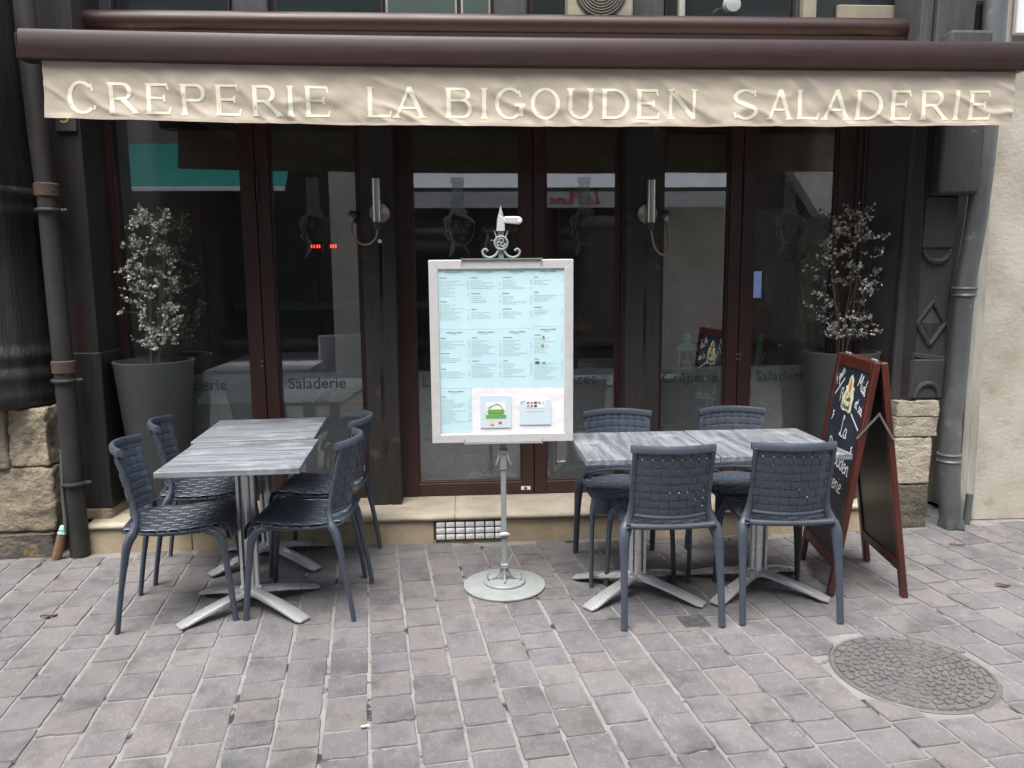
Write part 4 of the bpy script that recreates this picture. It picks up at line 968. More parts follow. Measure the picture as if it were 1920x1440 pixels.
for c, a, b in [('C', -1.872, -1.737), ('R', -1.683, -1.549), ('E', -1.509, -1.392), ('P', -1.348, -1.222), ('E', -1.185, -1.064), ('R', -1.014, -0.878), ('I', -0.842, -0.817), ('E', -0.763, -0.641), ('L', -0.467, -0.346), ('A', -0.340, -0.186), ('B', -0.088, 0.042), ('I', 0.086, 0.117), ('G', 0.154, 0.298), ('O', 0.329, 0.474), ('U', 0.509, 0.641), ('D', 0.678, 0.819), ('E', 0.851, 0.971), ('N', 1.014, 1.154), ('S', 1.337, 1.465), ('A', 1.513, 1.643), ('L', 1.663, 1.784), ('A', 1.796, 1.940), ('D', 1.965, 2.109), ('E', 2.148, 2.261), ('R', 2.303, 2.442), ('I', 2.476, 2.51), ('E', 2.555, 2.673)]:
    letter(c, a, b)

# ------------------------------------------------------------------ wall lamps with loose cables
def wall_lamp(x, z, side, label):
    r = empty('wall_lamp', (x, -.292, z), 0, label, 'wall lamp', 'steel wall lamps on the posts')
    MB().lathe([(.062, 0), (.062, .010), (.055, .022), (.025, .028), (.001, .029)], 28, M=Matrix.Translation((.010*side*-1, 0, -.02)) @ Matrix.Rotation(pi/2, 4, 'X')).build('back_plate', MT['lamp_steel'], r, smooth=True)
    MB().tube([(0, -.065, -.075), (0, -.065, .05)], .0265, 20).build('lower_tube', MT['lamp_steel'], r, smooth=True)
    MB().tube([(0, -.065, .052), (0, -.065, .165)], .0255, 20).build('upper_tube', MT['lamp_steel'], r, smooth=True)
    MB().tube([(0, -.065, -.12), (0, -.065, -.0705)], [.019, .0265], 16, cap=True).build('throat', MT['dark_plastic'], r, smooth=True)
    MB().box(-.008, .008, -.06, -.02, -.03, -.01).build('arm', MT['lamp_steel'], r)
    return r
wall_lamp(-.502, 1.935, -1, 'steel tube wall lamp on the post left of the doors'); wall_lamp(1.078, 1.925, 1, 'steel tube wall lamp on the post right of the doors')
def cam_spot(x, z, s, pts, label, lab2):
    c = MB().tube(catmull(pts, 8), .0055, 8).build('loose_cable', MT['tan_cable'], smooth=True); tag(c, lab2, 'cable', 'loose cables below the wall lamps')
    r = empty('clip_spotlight', (x, -.20, z), 0, label, 'spotlight', 'clip spotlights beside the posts')
    MB().lathe([(.012, -.02), (.022, -.01), (.030, .035), (.026, .036), (.001, .03)], 14, M=Matrix.Rotation(-s*1.9, 4, 'Y')).build('shade', MT['dark_plastic'], r, smooth=True)
    MB().box(-.014, .014, -.02, .02, -.045, .0).build('clip', MT['lamp_steel'], r, bevel=.004)
    MB().tube([(0, .0, -.01), (-s*.05, .0, -.005), (-s*.09, -.02, -.01)], .006, 6).build('arm', MT['dark_plastic'], r)
cam_spot(-.665, 1.915, -1, [(-.665, -.22, 1.87), (-.66, -.25, 1.81), (-.62, -.30, 1.75), (-.565, -.33, 1.735), (-.515, -.35, 1.77), (-.502, -.357, 1.83)], 'small black clip spotlight left of the left post', 'tan cable looping under the left wall lamp')
cam_spot(1.205, 1.91, 1, [(1.205, -.22, 1.87), (1.208, -.25, 1.78), (1.195, -.30, 1.70), (1.155, -.33, 1.665), (1.105, -.35, 1.71), (1.078, -.357, 1.815)], 'small black clip spotlight right of the right post', 'tan cable looping under the right wall lamp')
o = MB().lathe([(.012, 0), (.012, .008), (.001, .012)], 12, M=Matrix.Translation((-.497, -.292, 1.755)) @ Matrix.Rotation(pi/2, 4, 'X')).build('wall_button', MT['white_paint'], smooth=True); tag(o, 'small white round button on the left post below the lamp', 'button')

# ------------------------------------------------------------------ tables
def make_table(m):
    r = empty('bistro_table')
    T = .30
    MB().box(-T, T, -T, T, .713, .741).build('table_top', m, r, bevel=.004, seg=2)
    MB().box(-.22, .22, -.045, .045, .700, .7125).build('top_plate', MT['dark_plastic'], r)
    c = MB()
    c.tube([(0, 0, .075), (0, 0, .66)], .024, 16)
    col_ = c.build('column', MT['alu'], r, smooth=True)
    for sx in (-1, 1):
        MB().prism([(sx*.026, -.024), (sx*.040, -.018), (sx*.043, .0), (sx*.040, .018), (sx*.026, .024)] if sx > 0 else [(sx*.026, .024), (sx*.040, .018), (sx*.043, .0), (sx*.040, -.018), (sx*.026, -.024)], .10, .66).build('column_profile', MT['alu'], col_, smooth=True)
    MB().box(-.05, .05, -.012, .012, .05, .11).build('foot_block', MT['alu'], r, bevel=.006)
    for sx in (-1, 1):
        MB().prism([(sx*.020, .645), (sx*.045, .655), (sx*.052, .70), (sx*.040, .70), (sx*.034, .665), (sx*.018, .658)][::(1 if sx < 0 else -1)], -.03, .03, 'y').build('hinge_bracket', MT['alu'], r, bevel=.002)
    MB().tube([(-.055, 0, .675), (.055, 0, .675)], .010, 10).build('hinge_pin', MT['dark_plastic'], r)
    for sx in (-1, 1):
        for sy in (-1, 1):
            tip = Vector((sx*.262, sy*.188, .012)); d = Vector((tip.x, tip.y, 0)).normalized(); q = Vector((-d.y, d.x, 0))
            vs = []; st = [(0., .085, .026, .020), (.25, .075, .030, .022), (.55, .055, .033, .020), (.8, .034, .036, .016), (.98, .016, .037, .011), (1.06, .011, .030, .008)]
            for t, z, hw, th in st:
                p = Vector((tip.x*t, tip.y*t, z))
                vs += [p+q*hw-Vector((0, 0, th*.5)), p+q*hw+Vector((0, 0, th*.15)), p+q*hw*.55+Vector((0, 0, th*.6)), p-q*hw*.55+Vector((0, 0, th*.6)), p-q*hw+Vector((0, 0, th*.15)), p-q*hw-Vector((0, 0, th*.5))]
            k = len(st); fs = [(6*i+j, 6*i+(j+1) % 6, 6*i+6+(j+1) % 6, 6*i+6+j) for i in range(k-1) for j in range(6)]+[tuple(range(6)), tuple(6*(k-1)+j for j in range(6))]
            ft = MB().add(vs, fs).build('foot', MT['alu'], r, smooth=True, angle=30)
            MB().lathe([(.012, 0), (.012, .010), (.001, .010)], 10, (tip.x*.95, tip.y*.95, 0)).build('glide', MT['dark_plastic'], ft)
    return r
T1 = make_table(MT['wood_lr']); T1.location = (-1.040, -1.325, 0); T1.rotation_euler.z = radians(3)
tag(T1, 'grey wood top bistro table on left, the nearer one to camera', 'table', 'grey wood top bistro tables')
T2 = copy_tree(T1); T2.location = (-1.105, -.705, .001); T2.rotation_euler.z = radians(4); T2['label'] = 'grey wood top bistro table on left, the one closer to the windows'
T3 = make_table(MT['wood_fb']); T3.location = (.812, -1.29, 0); tag(T3, 'grey wood top bistro table on right, beside the menu stand', 'table', 'grey wood top bistro tables')
T4 = copy_tree(T3); T4.location = (1.418, -1.285, .001); T4['label'] = 'grey wood top bistro table on right, beside the chalkboard'

# ------------------------------------------------------------------ chairs
def backsurf(u, v, off=0.):     # u -1..1 across, v 0..1 up, off along the normal (towards the sitter)
    y = -.200-.062*v+.070*u*u+off
    return Vector(((.180)*u*(1+.015*v), y, (.492)+.298*v+.006*(1-u*u)*v))
SEATP = [Vector(q) for q in ((-.200, .452), (-.13, .440), (-.05, .433), (.04, .433), (.12, .440), (.18, .446), (.215, .440), (.232, .418), (.236, .390), (.235, .372))]
SL = [0.]
for a, b in zip(SEATP, SEATP[1:]): SL.append(SL[-1]+(b-a).length)
SLN = SL[-1]
def seatsurf(u, s, off=0.):      # s 0..1 from rear to front apron
    d = s*SLN; i = 0
    while i < len(SL)-2 and SL[i+1] < d: i += 1
    t = (d-SL[i])/(SL[i+1]-SL[i]); p = SEATP[i].lerp(SEATP[i+1], t); tg = (SEATP[min(i+1, len(SEATP)-1)]-SEATP[i]).normalized(); nn = Vector((-tg.y, tg.x))
    w_ = .200-.006*s
    return Vector((w_*u, p.x+nn.x*off, p.y+nn.y*off+.010*u*u*(1-max(0, s-.75)*3)))
def strap(surf, path, cross, wdt, axis, k0, ncell, ends=0., endk=.0):
    """one woven strap: runs along axis ('u' or 'v') with alternating over/under; cross = fixed coordinate"""
    n = ncell*2; vs = []
    for i in range(n+1):
        t = i/n
        ph = ((i-1)//2+k0) if i % 2 else None
        off = (.0034 if (((i-1)//2)+k0) % 2 == 0 else -.0034) if i % 2 else 0.
        for c, o2 in ((-wdt/2, -.0022), (-wdt/2*.8, .0018), (wdt/2*.8, .0018), (wdt/2, -.0022), (wdt/2, -.0035), (-wdt/2, -.0035)):
            if axis == 'u': u_, s_ = -1+2*t, cross+c
            else: u_, s_ = cross+c, t
            e = 0.
            if axis == 'u' and i in (0, n): e = -.016
            vs.append(surf(max(-1.0, min(1.0, u_))*(1.0), max(0., min(1., s_)), off+o2+e))
    k = n+1
    fs = [(6*i+j, 6*i+(j+1) % 6, 6*i+6+(j+1) % 6, 6*i+6+j) for i in range(k-1) for j in range(6)]+[tuple(range(6)), tuple(6*(k-1)+j for j in range(6))]
    return MB().add(vs, fs)
def make_chair():
    r = empty('woven_chair'); m = MT['slate_plastic']
    NB, RB = 9, 8
    bf = MB()
    # top rim: thick curved beam
    vs = []
    for i in range(21):
        u = -1.02+2.04*i/20; p = backsurf(max(-1, min(1, u)), 1.); p.x = (.180)*u*1.015
        for dy, dz in ((-.013, -.012), (-.015, .006), (-.008, .018), (.006, .019), (.012, .008), (.010, -.012)): vs.append((p.x, p.y+dy, p.z+dz+.004))
    bf.add(vs, [(6*i+j, 6*i+(j+1) % 6, 6*i+6+(j+1) % 6, 6*i+6+j) for i in range(20) for j in range(6)]+[tuple(range(6)), tuple(120+j for j in range(6))])
    rim = bf.build('top_rail', m, r, smooth=True, angle=50)
    bpl = MB().tube([backsurf(u, 0.)+Vector((0, -.004, -.004)) for u in [-1+.2*i for i in range(11)]], .009, 8).build('backrest', m, r, smooth=True)
    for k in range(NB):
        strap(backsurf, None, -1+2*(k+.5)/NB, 2/NB*.86, 'v', k, RB).build('strap', m, bpl, smooth=True, angle=40)
    for k in range(RB):
        strap(backsurf, None, (k+.5)/RB, 1/RB*.85, 'u', k+1, NB).build('strap', m, bpl, smooth=True, angle=40)
    NS, RS = 9, 11
    MB().tube([(u*.186, -.206+.004*u*u, .447+.006*u*u) for u in [-1+.2*i for i in range(11)]], .0125, 10).build('seat_lip', m, r, smooth=True)
    st = MB().grid(lambda u, v: seatsurf(2*u-1, v, -.0008), 12, 24, thick=(0, 0, -.0006)).build('seat', m, r, smooth=True)
    for k in range(NS):
        strap(seatsurf, None, -1+2*(k+.5)/NS, 2/NS*.87, 'v', k, RS).build('strap', m, st, smooth=True, angle=40)
    for k in range(RS):
        strap(seatsurf, None, (k+.5)/RS, 1/RS*.86, 'u', k+1, NS).build('strap', m, st, smooth=True, angle=40)
    MB().grid(lambda u, v: seatsurf((2*u-1)*.985, .80+.20*v, .0062), 14, 8, thick=(0, -.004, 0)).build('front_apron', m, r, smooth=True)
    for sx in (-1, 1):
        # upright running into the rear leg
        p = catmull([(sx*.170, -.212, .79), (sx*.170, -.188, .70), (sx*.170, -.162, .58), (sx*.176, -.150, .50), (sx*.194, -.160, .448), (sx*.209, -.187, .39), (sx*.213, -.205, .30), (sx*.216, -.232, .14), (sx*.218, -.252, 0)], 5)
        nq = len(p); rad = [.0085+.009*max(0, 1-abs(i/nq-.52)/.28) + (.004 if i/nq > .5 else 0)-(.003*max(0, i/nq-.6)) for i in range(nq)]
        MB().tube(p, rad, 12, flat=1.35).build('rear_leg', m, r, smooth=True)
        q = catmull([(sx*.180, .13, .424), (sx*.190, .175, .410), (sx*.197, .200, .375), (sx*.201, .210, .32), (sx*.206, .226, .18), (sx*.210, .242, 0)], 5)
        nq = len(q)
        MB().tube(q, [.0125+.004*max(0, 1-abs(i/nq-.35)/.3)-(.0015*i/nq) for i in range(nq)], 12, flat=1.25).build('front_leg', m, r, smooth=True)
        MB().tube(catmull([(sx*.192, -.165, .440), (sx*.186, -.05, .421), (sx*.184, .08, .421), (sx*.180, .15, .425)], 4), .008, 8).build('side_rail', m, r, smooth=True)
    return r
C0 = make_chair(); grp = 'slate grey woven terrace chairs'
spots = [(.885, -1.45, 0, 'slate grey woven chair, front left of right tables, its back to the camera'),
         (1.432, -1.445, -3, 'slate grey woven chair, front right of right tables beside chalkboard, its back to camera'),
         (.808, -.975, 180, 'slate grey woven chair behind right tables, next to the menu stand, facing camera'),
         (1.448, -.965, 180, 'slate grey woven chair behind right tables, farther from the menu stand, facing camera'),
         (-1.349, -1.302, -80, 'slate grey woven chair left of left tables, the nearest one to camera'),
         (-1.402, -.757, -79, 'slate grey woven chair left of left tables, closer to the grey planter'),
         (-.771, -1.277, 86, 'slate grey woven chair right of left tables, the nearer of that side'),
         (-.785, -.765, 86, 'slate grey woven chair right of left tables, closer to the timber post')]
for i, (x, y, a, lab) in enumerate(spots):
    o = C0 if i == 0 else copy_tree(C0)
    o.location = (x, y, 0.0015); o.rotation_euler.z = radians(a); tag(o, lab, 'chair', grp)

# ------------------------------------------------------------------ planters with dry round-leaved shrubs
def planter(x, y, label, leafm, seed, hgt, spread, nleaf, lean_):
    R = random.Random(seed); r = empty('potted_shrub', (x, y, BZ), 0, label, 'potted plant', 'tall grey planters by the windows')
    MB().lathe([(.135, 0), (.14, .01), (.218, .885), (.222, .895), (.222, .902), (.206, .902), (.200, .86), (.18, .83), (.001, .83)], 48).build('pot', MT['pot'], r, smooth=True, angle=40)
    MB().lathe([(.20, .842), (.1, .85), (.001, .852)], 24).build('soil', MT['soil'], r, smooth=True)
    lv = MB(); stems = MB()
    def leafat(p, d):
        s = R.uniform(.006, .0125); d = d.normalized(); a = Vector((R.uniform(-1, 1), R.uniform(-1, 1), R.uniform(-.3, 1))).normalized()
        u_ = d; w_ = d.cross(a)
        if w_.length < .1: return
        w_.normalize(); n__ = u_.cross(w_); c = p+u_*s
        vs = [c+u_*cos(2*pi*k/6)*s+w_*sin(2*pi*k/6)*s*.85+n__*(.25*s if k % 3 else 0) for k in range(6)]
        lv.add([c-n__*s*.2]+vs, [(0, 1+k, 1+(k+1) % 6) for k in range(6)])
    mains = []
    for k in range(7):
        a = 2*pi*k/7+R.uniform(-.4, .4); q = Vector((cos(a)*.02, sin(a)*.02, .83)); top = Vector((lean_+cos(a)*spread*R.uniform(.15, .6), sin(a)*spread*R.uniform(.15, .6), 1.0+hgt*R.uniform(.55, 1.)))
        P_ = catmull([q, q.lerp(top, .3)+Vector((R.uniform(-.02, .02), R.uniform(-.02, .02), .03)), q.lerp(top, .65)+Vector((R.uniform(-.03, .03), R.uniform(-.03, .03), 0)), top], 5)
        stems.tube(P_, [.006-.0045*i/len(P_) for i in range(len(P_))], 5); mains.append(P_)
    nt_ = 0
    while len(lv.f) < nleaf*6:
        # twig towards a random point of the crown (denser low down, ragged top)
        h = R.random()**1.2; rad = spread*(.30+.75*sin(pi*min(1, h*.72+.20)))*(R.random()**.5); a = R.uniform(0, 2*pi)
        rad *= .8+.35*noise.noise((cos(a)*1.5, sin(a)*1.5+seed, h*4))
        tgt = Vector((lean_*h+cos(a)*rad, sin(a)*rad, 1.0+hgt*h))
        P_ = min(mains, key=lambda q_: min((p-tgt).length for p in q_)); j = min(range(len(P_)), key=lambda i: (P_[i]-tgt).length+ (.0 if P_[i].z < tgt.z-.03 else .25)); st0 = P_[j]
        mid = st0.lerp(tgt, .5)+Vector((R.uniform(-.02, .02), R.uniform(-.02, .02), R.uniform(-.01, .03))); tw_ = catmull([st0, mid, tgt], 4)
        stems.tube(tw_, .0014, 3, cap=False); L_ = (tgt-st0).length
        for k in range(R.randint(5, 11)):
            q = tgt.lerp(mid, R.random()*min(1., .10/max(L_, .01)*2)); leafat(q+Vector((R.gauss(0, .008), R.gauss(0, .008), R.gauss(0, .008))), Vector((R.uniform(-1, 1), R.uniform(-1, 1), R.uniform(-.5, 1))))
    stems.build('stem', MT['bark'], r, smooth=True)
    f = lv.build('foliage', leafm, r); tag(f, None, None, None, 'stuff')
    return r
planter(-1.835, -.265, 'tall grey planter with pale round leaved shrub at left window', MT['leaf_pale'], 11, .80, .235, 1150, .03)
planter(2.285, -.295, 'tall grey planter with grey dried shrub behind the chalkboard', MT['leaf_grey'], 23, .78, .31, 1250, .02)
# ------------------------------------------------------------------ menu stand
ms = empty('menu_stand', (.167, -1.163, 0), radians(-1), 'sage green iron menu stand with silver framed menu board between the tables', 'menu stand')
SG = MT['sage']
MB().lathe([(.200, 0), (.205, .003), (.205, .010), (.195, .014), (.105, .020), (.105, .030), (.100, .034), (.001, .036)], 56).build('base_disc', SG, ms, smooth=True, angle=30)
MB().box(-.013, .013, -.013, .013, .03, .79).build('pole', SG, ms, bevel=.003)
MB().box(-.017, .017, -.017, .017, .60, .70).build('sleeve', SG, ms, bevel=.003)
MB().box(-.021, .021, -.021, .021, .68, .705).build('collar', SG, ms, bevel=.004)
MB().box(-.021, .021, -.021, .021, .095, .120).build('collar', SG, ms, bevel=.004)
MB().tube([(-.028, -.018, .268), (.028, -.018, .272)], .008, 8).build('clamp_screw', SG, ms, smooth=True)
MB().box(-.018, .018, -.018, .018, .262, .280).build('clamp', MT['alu'], ms, bevel=.002)
for zc, s in ((.69, -1), (.11, 1)):
    for sx in (-1, 1):
        MB().tube(catmull([(sx*.018, -.016, zc), (sx*.024, -.022, zc+s*.025), (sx*.038, -.026, zc+s*.062)]), [.0045]*12+[.001], 6).build('spike', SG, ms)
for k in range(4):
    a = pi/4+k*pi/2+pi/4
    MB().tube(catmull([(.016*cos(a), .016*sin(a), .10), (.022*cos(a), .022*sin(a), .07), (.045*cos(a), .045*sin(a), .045), (.065*cos(a), .065*sin(a), .04)]), .005, 6).build('foot_scroll', SG, ms, smooth=True)
for k in range(2):
    sx = -1 if k == 0 else 1
    MB().tube(catmull([(sx*.075, -.02, .038), (sx*.085, -.02, .055), (sx*.082, -.02, .075), (sx*.074, -.02, .068)]), .004, 6).build('foot_scroll', SG, ms, smooth=True)
    MB().tube(catmull([(sx*.010, .0, .715), (sx*.020, 0, .745), (sx*.05, 0, .77), (sx*.10, 0, .765), (sx*.115, 0, .745), (sx*.095, 0, .735)]), .004, 6).build('lower_scroll', SG, ms, smooth=True)
# board
bx0, bx1, bz0, bz1, by = -.343, .340, .746, 1.622, -.030
fbm = MB(); fw_ = .043
fbm.prism([(bx0, bz0), (bx1, bz0), (bx1-fw_, bz0+fw_), (bx0+fw_, bz0+fw_)], by-.012, by+.016, 'y')
fbm.prism([(bx0, bz1), (bx0+fw_, bz1-fw_), (bx1-fw_, bz1-fw_), (bx1, bz1)], by-.012, by+.016, 'y')
fbm.prism([(bx0, bz0), (bx0+fw_, bz0+fw_), (bx0+fw_, bz1-fw_), (bx0, bz1)], by-.012, by+.016, 'y')
fbm.prism([(bx1, bz0), (bx1, bz1), (bx1-fw_, bz1-fw_), (bx1-fw_, bz0+fw_)], by-.012, by+.016, 'y')
frm = fbm.build('board_frame', MT['satin_alu'], ms, bevel=.0025)
MB().box(bx0+.01, bx1-.01, by-.002, by+.012, bz0+.01, bz1-.01).build('back_board', MT['white_paint'], ms)
ix0, ix1, iz0, iz1 = bx0+fw_, bx1-fw_, bz0+fw_, bz1-fw_
R = random.Random(5)
pw = (ix1-ix0)/4; yp = by-.0035
def text_block(mb, x0, x1, z1, n, lh, price=True, dens=1., hgt=.0034):
    for i in range(n):
        z = z1-i*lh; x = x0; end = x0+(x1-x0)*R.uniform(.3, .86)
        while x < end:
            w_ = R.uniform(.006, .02); mb.box(x, min(x+w_, end), yp-.0006, yp-.0002, z, z+hgt); x += w_+R.uniform(.002, .004)
        if price and R.random() < .75: mb.box(x1-.010, x1-.001, yp-.0006, yp-.0002, z, z+hgt)
def page(x0, x1, z0, z1, m='paper_blue', nblk=3, head=True, lines=(4, 5)):
    pg = MB().box(x0+.0004, x1-.0004, yp, yp+.001, z0, z1).build('menu_page', MT[m], ms)
    hd = MB(); bl = MB(); xm = (x0+x1)/2
    if head:
        z = z1-.016
        hd.box(xm-.040, xm-.010, yp-.0007, yp-.0002, z, z+.0055); hd.box(xm-.006, xm+.006, yp-.0007, yp-.0002, z-.001, z+.0045); hd.box(xm+.009, xm+.036, yp-.0007, yp-.0002, z, z+.0055); hd.box(xm-.022, xm+.006, yp-.0007, yp-.0002, z-.006, z-.0052)
    z = z1-.05; hh = (z1-z0-.06)/nblk
    for b in range(nblk):
        hd.box(x0+.006, x0+.006+R.uniform(.02, .045), yp-.0007, yp-.0002, z+.008, z+.0125)
        n = max(2, int((hh-.028)/  .0088)); n = R.randint(max(2, n-1), n)
        text_block(bl, x0+.006, x1-.004, z-.006, n,   .0088)
        z -= hh
    if hd.f: tag(hd.build('heading', MT['ink'], pg), kind='stuff')
    tag(bl.build('print', MT['ink_light'], pg), kind='stuff')
    return pg
zr1, zr2 = 1.296, 1.012
for k in range(3):
    page(ix0+k*pw, ix0+(k+1)*pw, zr1, iz1, nblk=(2, 3, 3)[k]); page(ix0+k*pw, ix0+(k+1)*pw, zr2, zr1-.001, nblk=(3, 2, 2)[k])
page(ix0+3*pw, ix1, zr1+.01, iz1, nblk=3)
dr = page(ix0+3*pw, ix1, zr2, zr1+.009, nblk=2, head=True)
for x, z, m, w_, h_ in ((.045, .235, 'orange_print', .010, .014), (.04, .195, 'green_print', .012, .012), (.010, .115, 'ink_dark', .020, .011), (.045, .115, 'green_print', .014, .008)):
    MB().box(ix0+3*pw+x, ix0+3*pw+x+w_, yp-.0012, yp-.0008, zr2+z, zr2+z+h_).build('beer_logo', MT[m], dr)
page(ix0, ix0+pw, iz0+.006, zr2-.001, nblk=1)
# white plastic wallet with two leaflets
wl = MB().grid(lambda u, v: (ix0+pw+.002+(ix1-ix0-pw-.003)*u, yp-.0005-.0025*abs(noise.noise((u*6, v*4, 1.))), iz0+.002+(zr2-.003-iz0)*v), 30, 20, thick=(0, .0012, 0)).build('plastic_wallet', MT['paper_white'], ms, smooth=True)
lx, lz = ix0+pw+.042, iz0+.035
l1 = MB().box(lx, lx+.148, yp-.0052, yp-.0042, lz-.006, lz+.150).build('leaflet', MT['paper_blue2'], ms)
def fan(mb, cx, cz, r0, r1, a0, a1, y): mb.add([(cx+r*cos(a0+(a1-a0)*k/14), y, cz+r*sin(a0+(a1-a0)*k/14)*.9) for k in range(15) for r in (r0, r1)], [(2*k, 2*k+1, 2*k+3, 2*k+2) for k in range(14)])
MB().box(lx+.028, lx+.122, yp-.0060, yp-.0054, lz+.040, lz+.118).build('voucher_card', MT['paper_white'], l1)
g = MB().box(lx+.026, lx+.124, yp-.0070, yp-.0064, lz+.042, lz+.058); g.box(lx+.038, lx+.112, yp-.0068, yp-.0063, lz+.060, lz+.084); g.box(lx+.034, lx+.116, yp-.0074, yp-.0071, lz+.066, lz+.079)
fan(g, lx+.075, lz+.080, .030, .034, .1, pi-.1, yp-.0066); g.build('green_emblem', MT['green_print'], l1)
MB().add([(lx+.03, yp-.0085, lz+.10), (lx+.08, yp-.0085, lz+.122), (lx+.082, yp-.0085, lz+.114), (lx+.036, yp-.0085, lz+.093)], [(0, 1, 2, 3)]).build('paper_flap', MT['white_paint'], l1)
MB().box(lx+.045, lx+.066, yp-.0060, yp-.0055, lz+.004, lz+.032).build('small_sticker', MT['cream_paper'], l1); MB().box(lx+.086, lx+.103, yp-.0060, yp-.0055, lz+.012, lz+.024).build('small_sticker', MT['orange_print'], l1)
MB().box(lx+.048, lx+.063, yp-.0066, yp-.0061, lz+.006, lz+.011).build('small_print', MT['orange_print'], l1)
lx2 = lx+.190
l2 = MB().box(lx2, lx2+.152, yp-.0052, yp-.0042, lz+.006, lz+.128).build('leaflet', MT['paper_blue2'], ms)
MB().box(lx2+.03, lx2+.125, yp-.0060, yp-.0055, lz+.088, lz+.126).build('card_strip', MT['paper_white'], l2)
for i in range(8):
    c = ('orange_print', 'ink', 'enamel', 'ink', 'cream_paper', 'ink', 'orange_print', 'enamel')[i]; x = lx2+.034+(i % 5)*.018; z = lz+(.108 if i < 5 else .092)
    MB().box(x, x+.013, yp-.0066, yp-.0061, z, z+.011).build('card_logo', MT[c], l2)
nb_ = MB()
for i in range(9): nb_.box(lx2+.032+i*.0098, lx2+.039+i*.0098, yp-.0058, yp-.0053, lz+.070, lz+.075)
tag(nb_.build('small_print', MT['ink_light'], l2), kind='stuff')
MB().add([(lx2+.002, yp-.008, lz+.116), (lx2+.022, yp-.008, lz+.126), (lx2+.020, yp-.008, lz+.133), (lx2+.004, yp-.008, lz+.124)], [(0, 1, 2, 3)]).build('paper_flap', MT['white_paint'], l2)
# clips on the frame
for zc, sg in ((bz1, 1), (bz0, -1)):
    MB().box(-.19, .19, by-.020, by+.02, zc+sg*.0005, zc+sg*.006).build('clip_rail', SG, ms)
    for x in (-.19, .187): MB().box(x, x+.004, by-.022, by-.014, min(zc+sg*.010, zc-sg*.018), max(zc+sg*.010, zc-sg*.018)).build('clip_hook', SG, ms)
# finial above the board
MB().box(-.013, .013, -.013, .013, .745, 1.80).build('mast', SG, ms, bevel=.002)
MB().lathe([(.015, 1.755), (.020, 1.785), (.018, 1.81), (.010, 1.84), (.001, 1.875)], 12).build('spear_tip', SG, ms, smooth=True)
MB().prism([(-.022, 1.755), (.018, 1.755), (.020, 1.815), (-.010, 1.830)], -.022, -.014, 'y').build('bracket_plate', MT['satin_alu'], ms, bevel=.002)
MB().prism([(.015, 1.792), (.085, 1.785), (.100, 1.795), (.100, 1.812), (.085, 1.822), (.015, 1.822)], -.034, -.016, 'y').build('bracket_arm', MT['satin_alu'], ms, bevel=.004)
MB().lathe([(.009, 0), (.009, .004), (.001, .004)], 12, M=Matrix.Translation((.086, -.034, 1.803)) @ Matrix.Rotation(pi/2, 4, 'X')).build('bracket_screw', MT['white_paint'], ms, smooth=True)
rg = MB(); rg.tube([(.030*cos(2*pi*k/24), -.022, 1.700+.030*sin(2*pi*k/24)) for k in range(25)], .0055, 8, cap=False); rg.build('ring', SG, ms, smooth=True)
tk = MB()
for k in range(3):
    a = 2*pi*k/3+.5; tk.tube(catmull([(0, -.022, 1.700), (.010*cos(a), -.022, 1.700+.010*sin(a)), (.019*cos(a+.5), -.022, 1.700+.019*sin(a+.5)), (.020*cos(a+1.3), -.022, 1.700+.020*sin(a+1.3)), (.012*cos(a+1.5), -.022, 1.7+.012*sin(a+1.5))]), .004, 6)
tk.build('triskele', SG, ms, smooth=True)
for sx in (-1, 1):
    MB().tube(catmull([(sx*.008, -.018, 1.69), (sx*.022, -.018, 1.65), (sx*.05, -.018, 1.633), (sx*.078, -.018, 1.64), (sx*.088, -.018, 1.66), (sx*.075, -.018, 1.672), (sx*.064, -.018, 1.662)]), .006, 8).build('scroll', SG, ms, smooth=True)
    MB().tube([(sx*.020, -.020, 1.722), (sx*.032, -.020, 1.758)], [.005, .001], 6).build('spike', SG, ms)

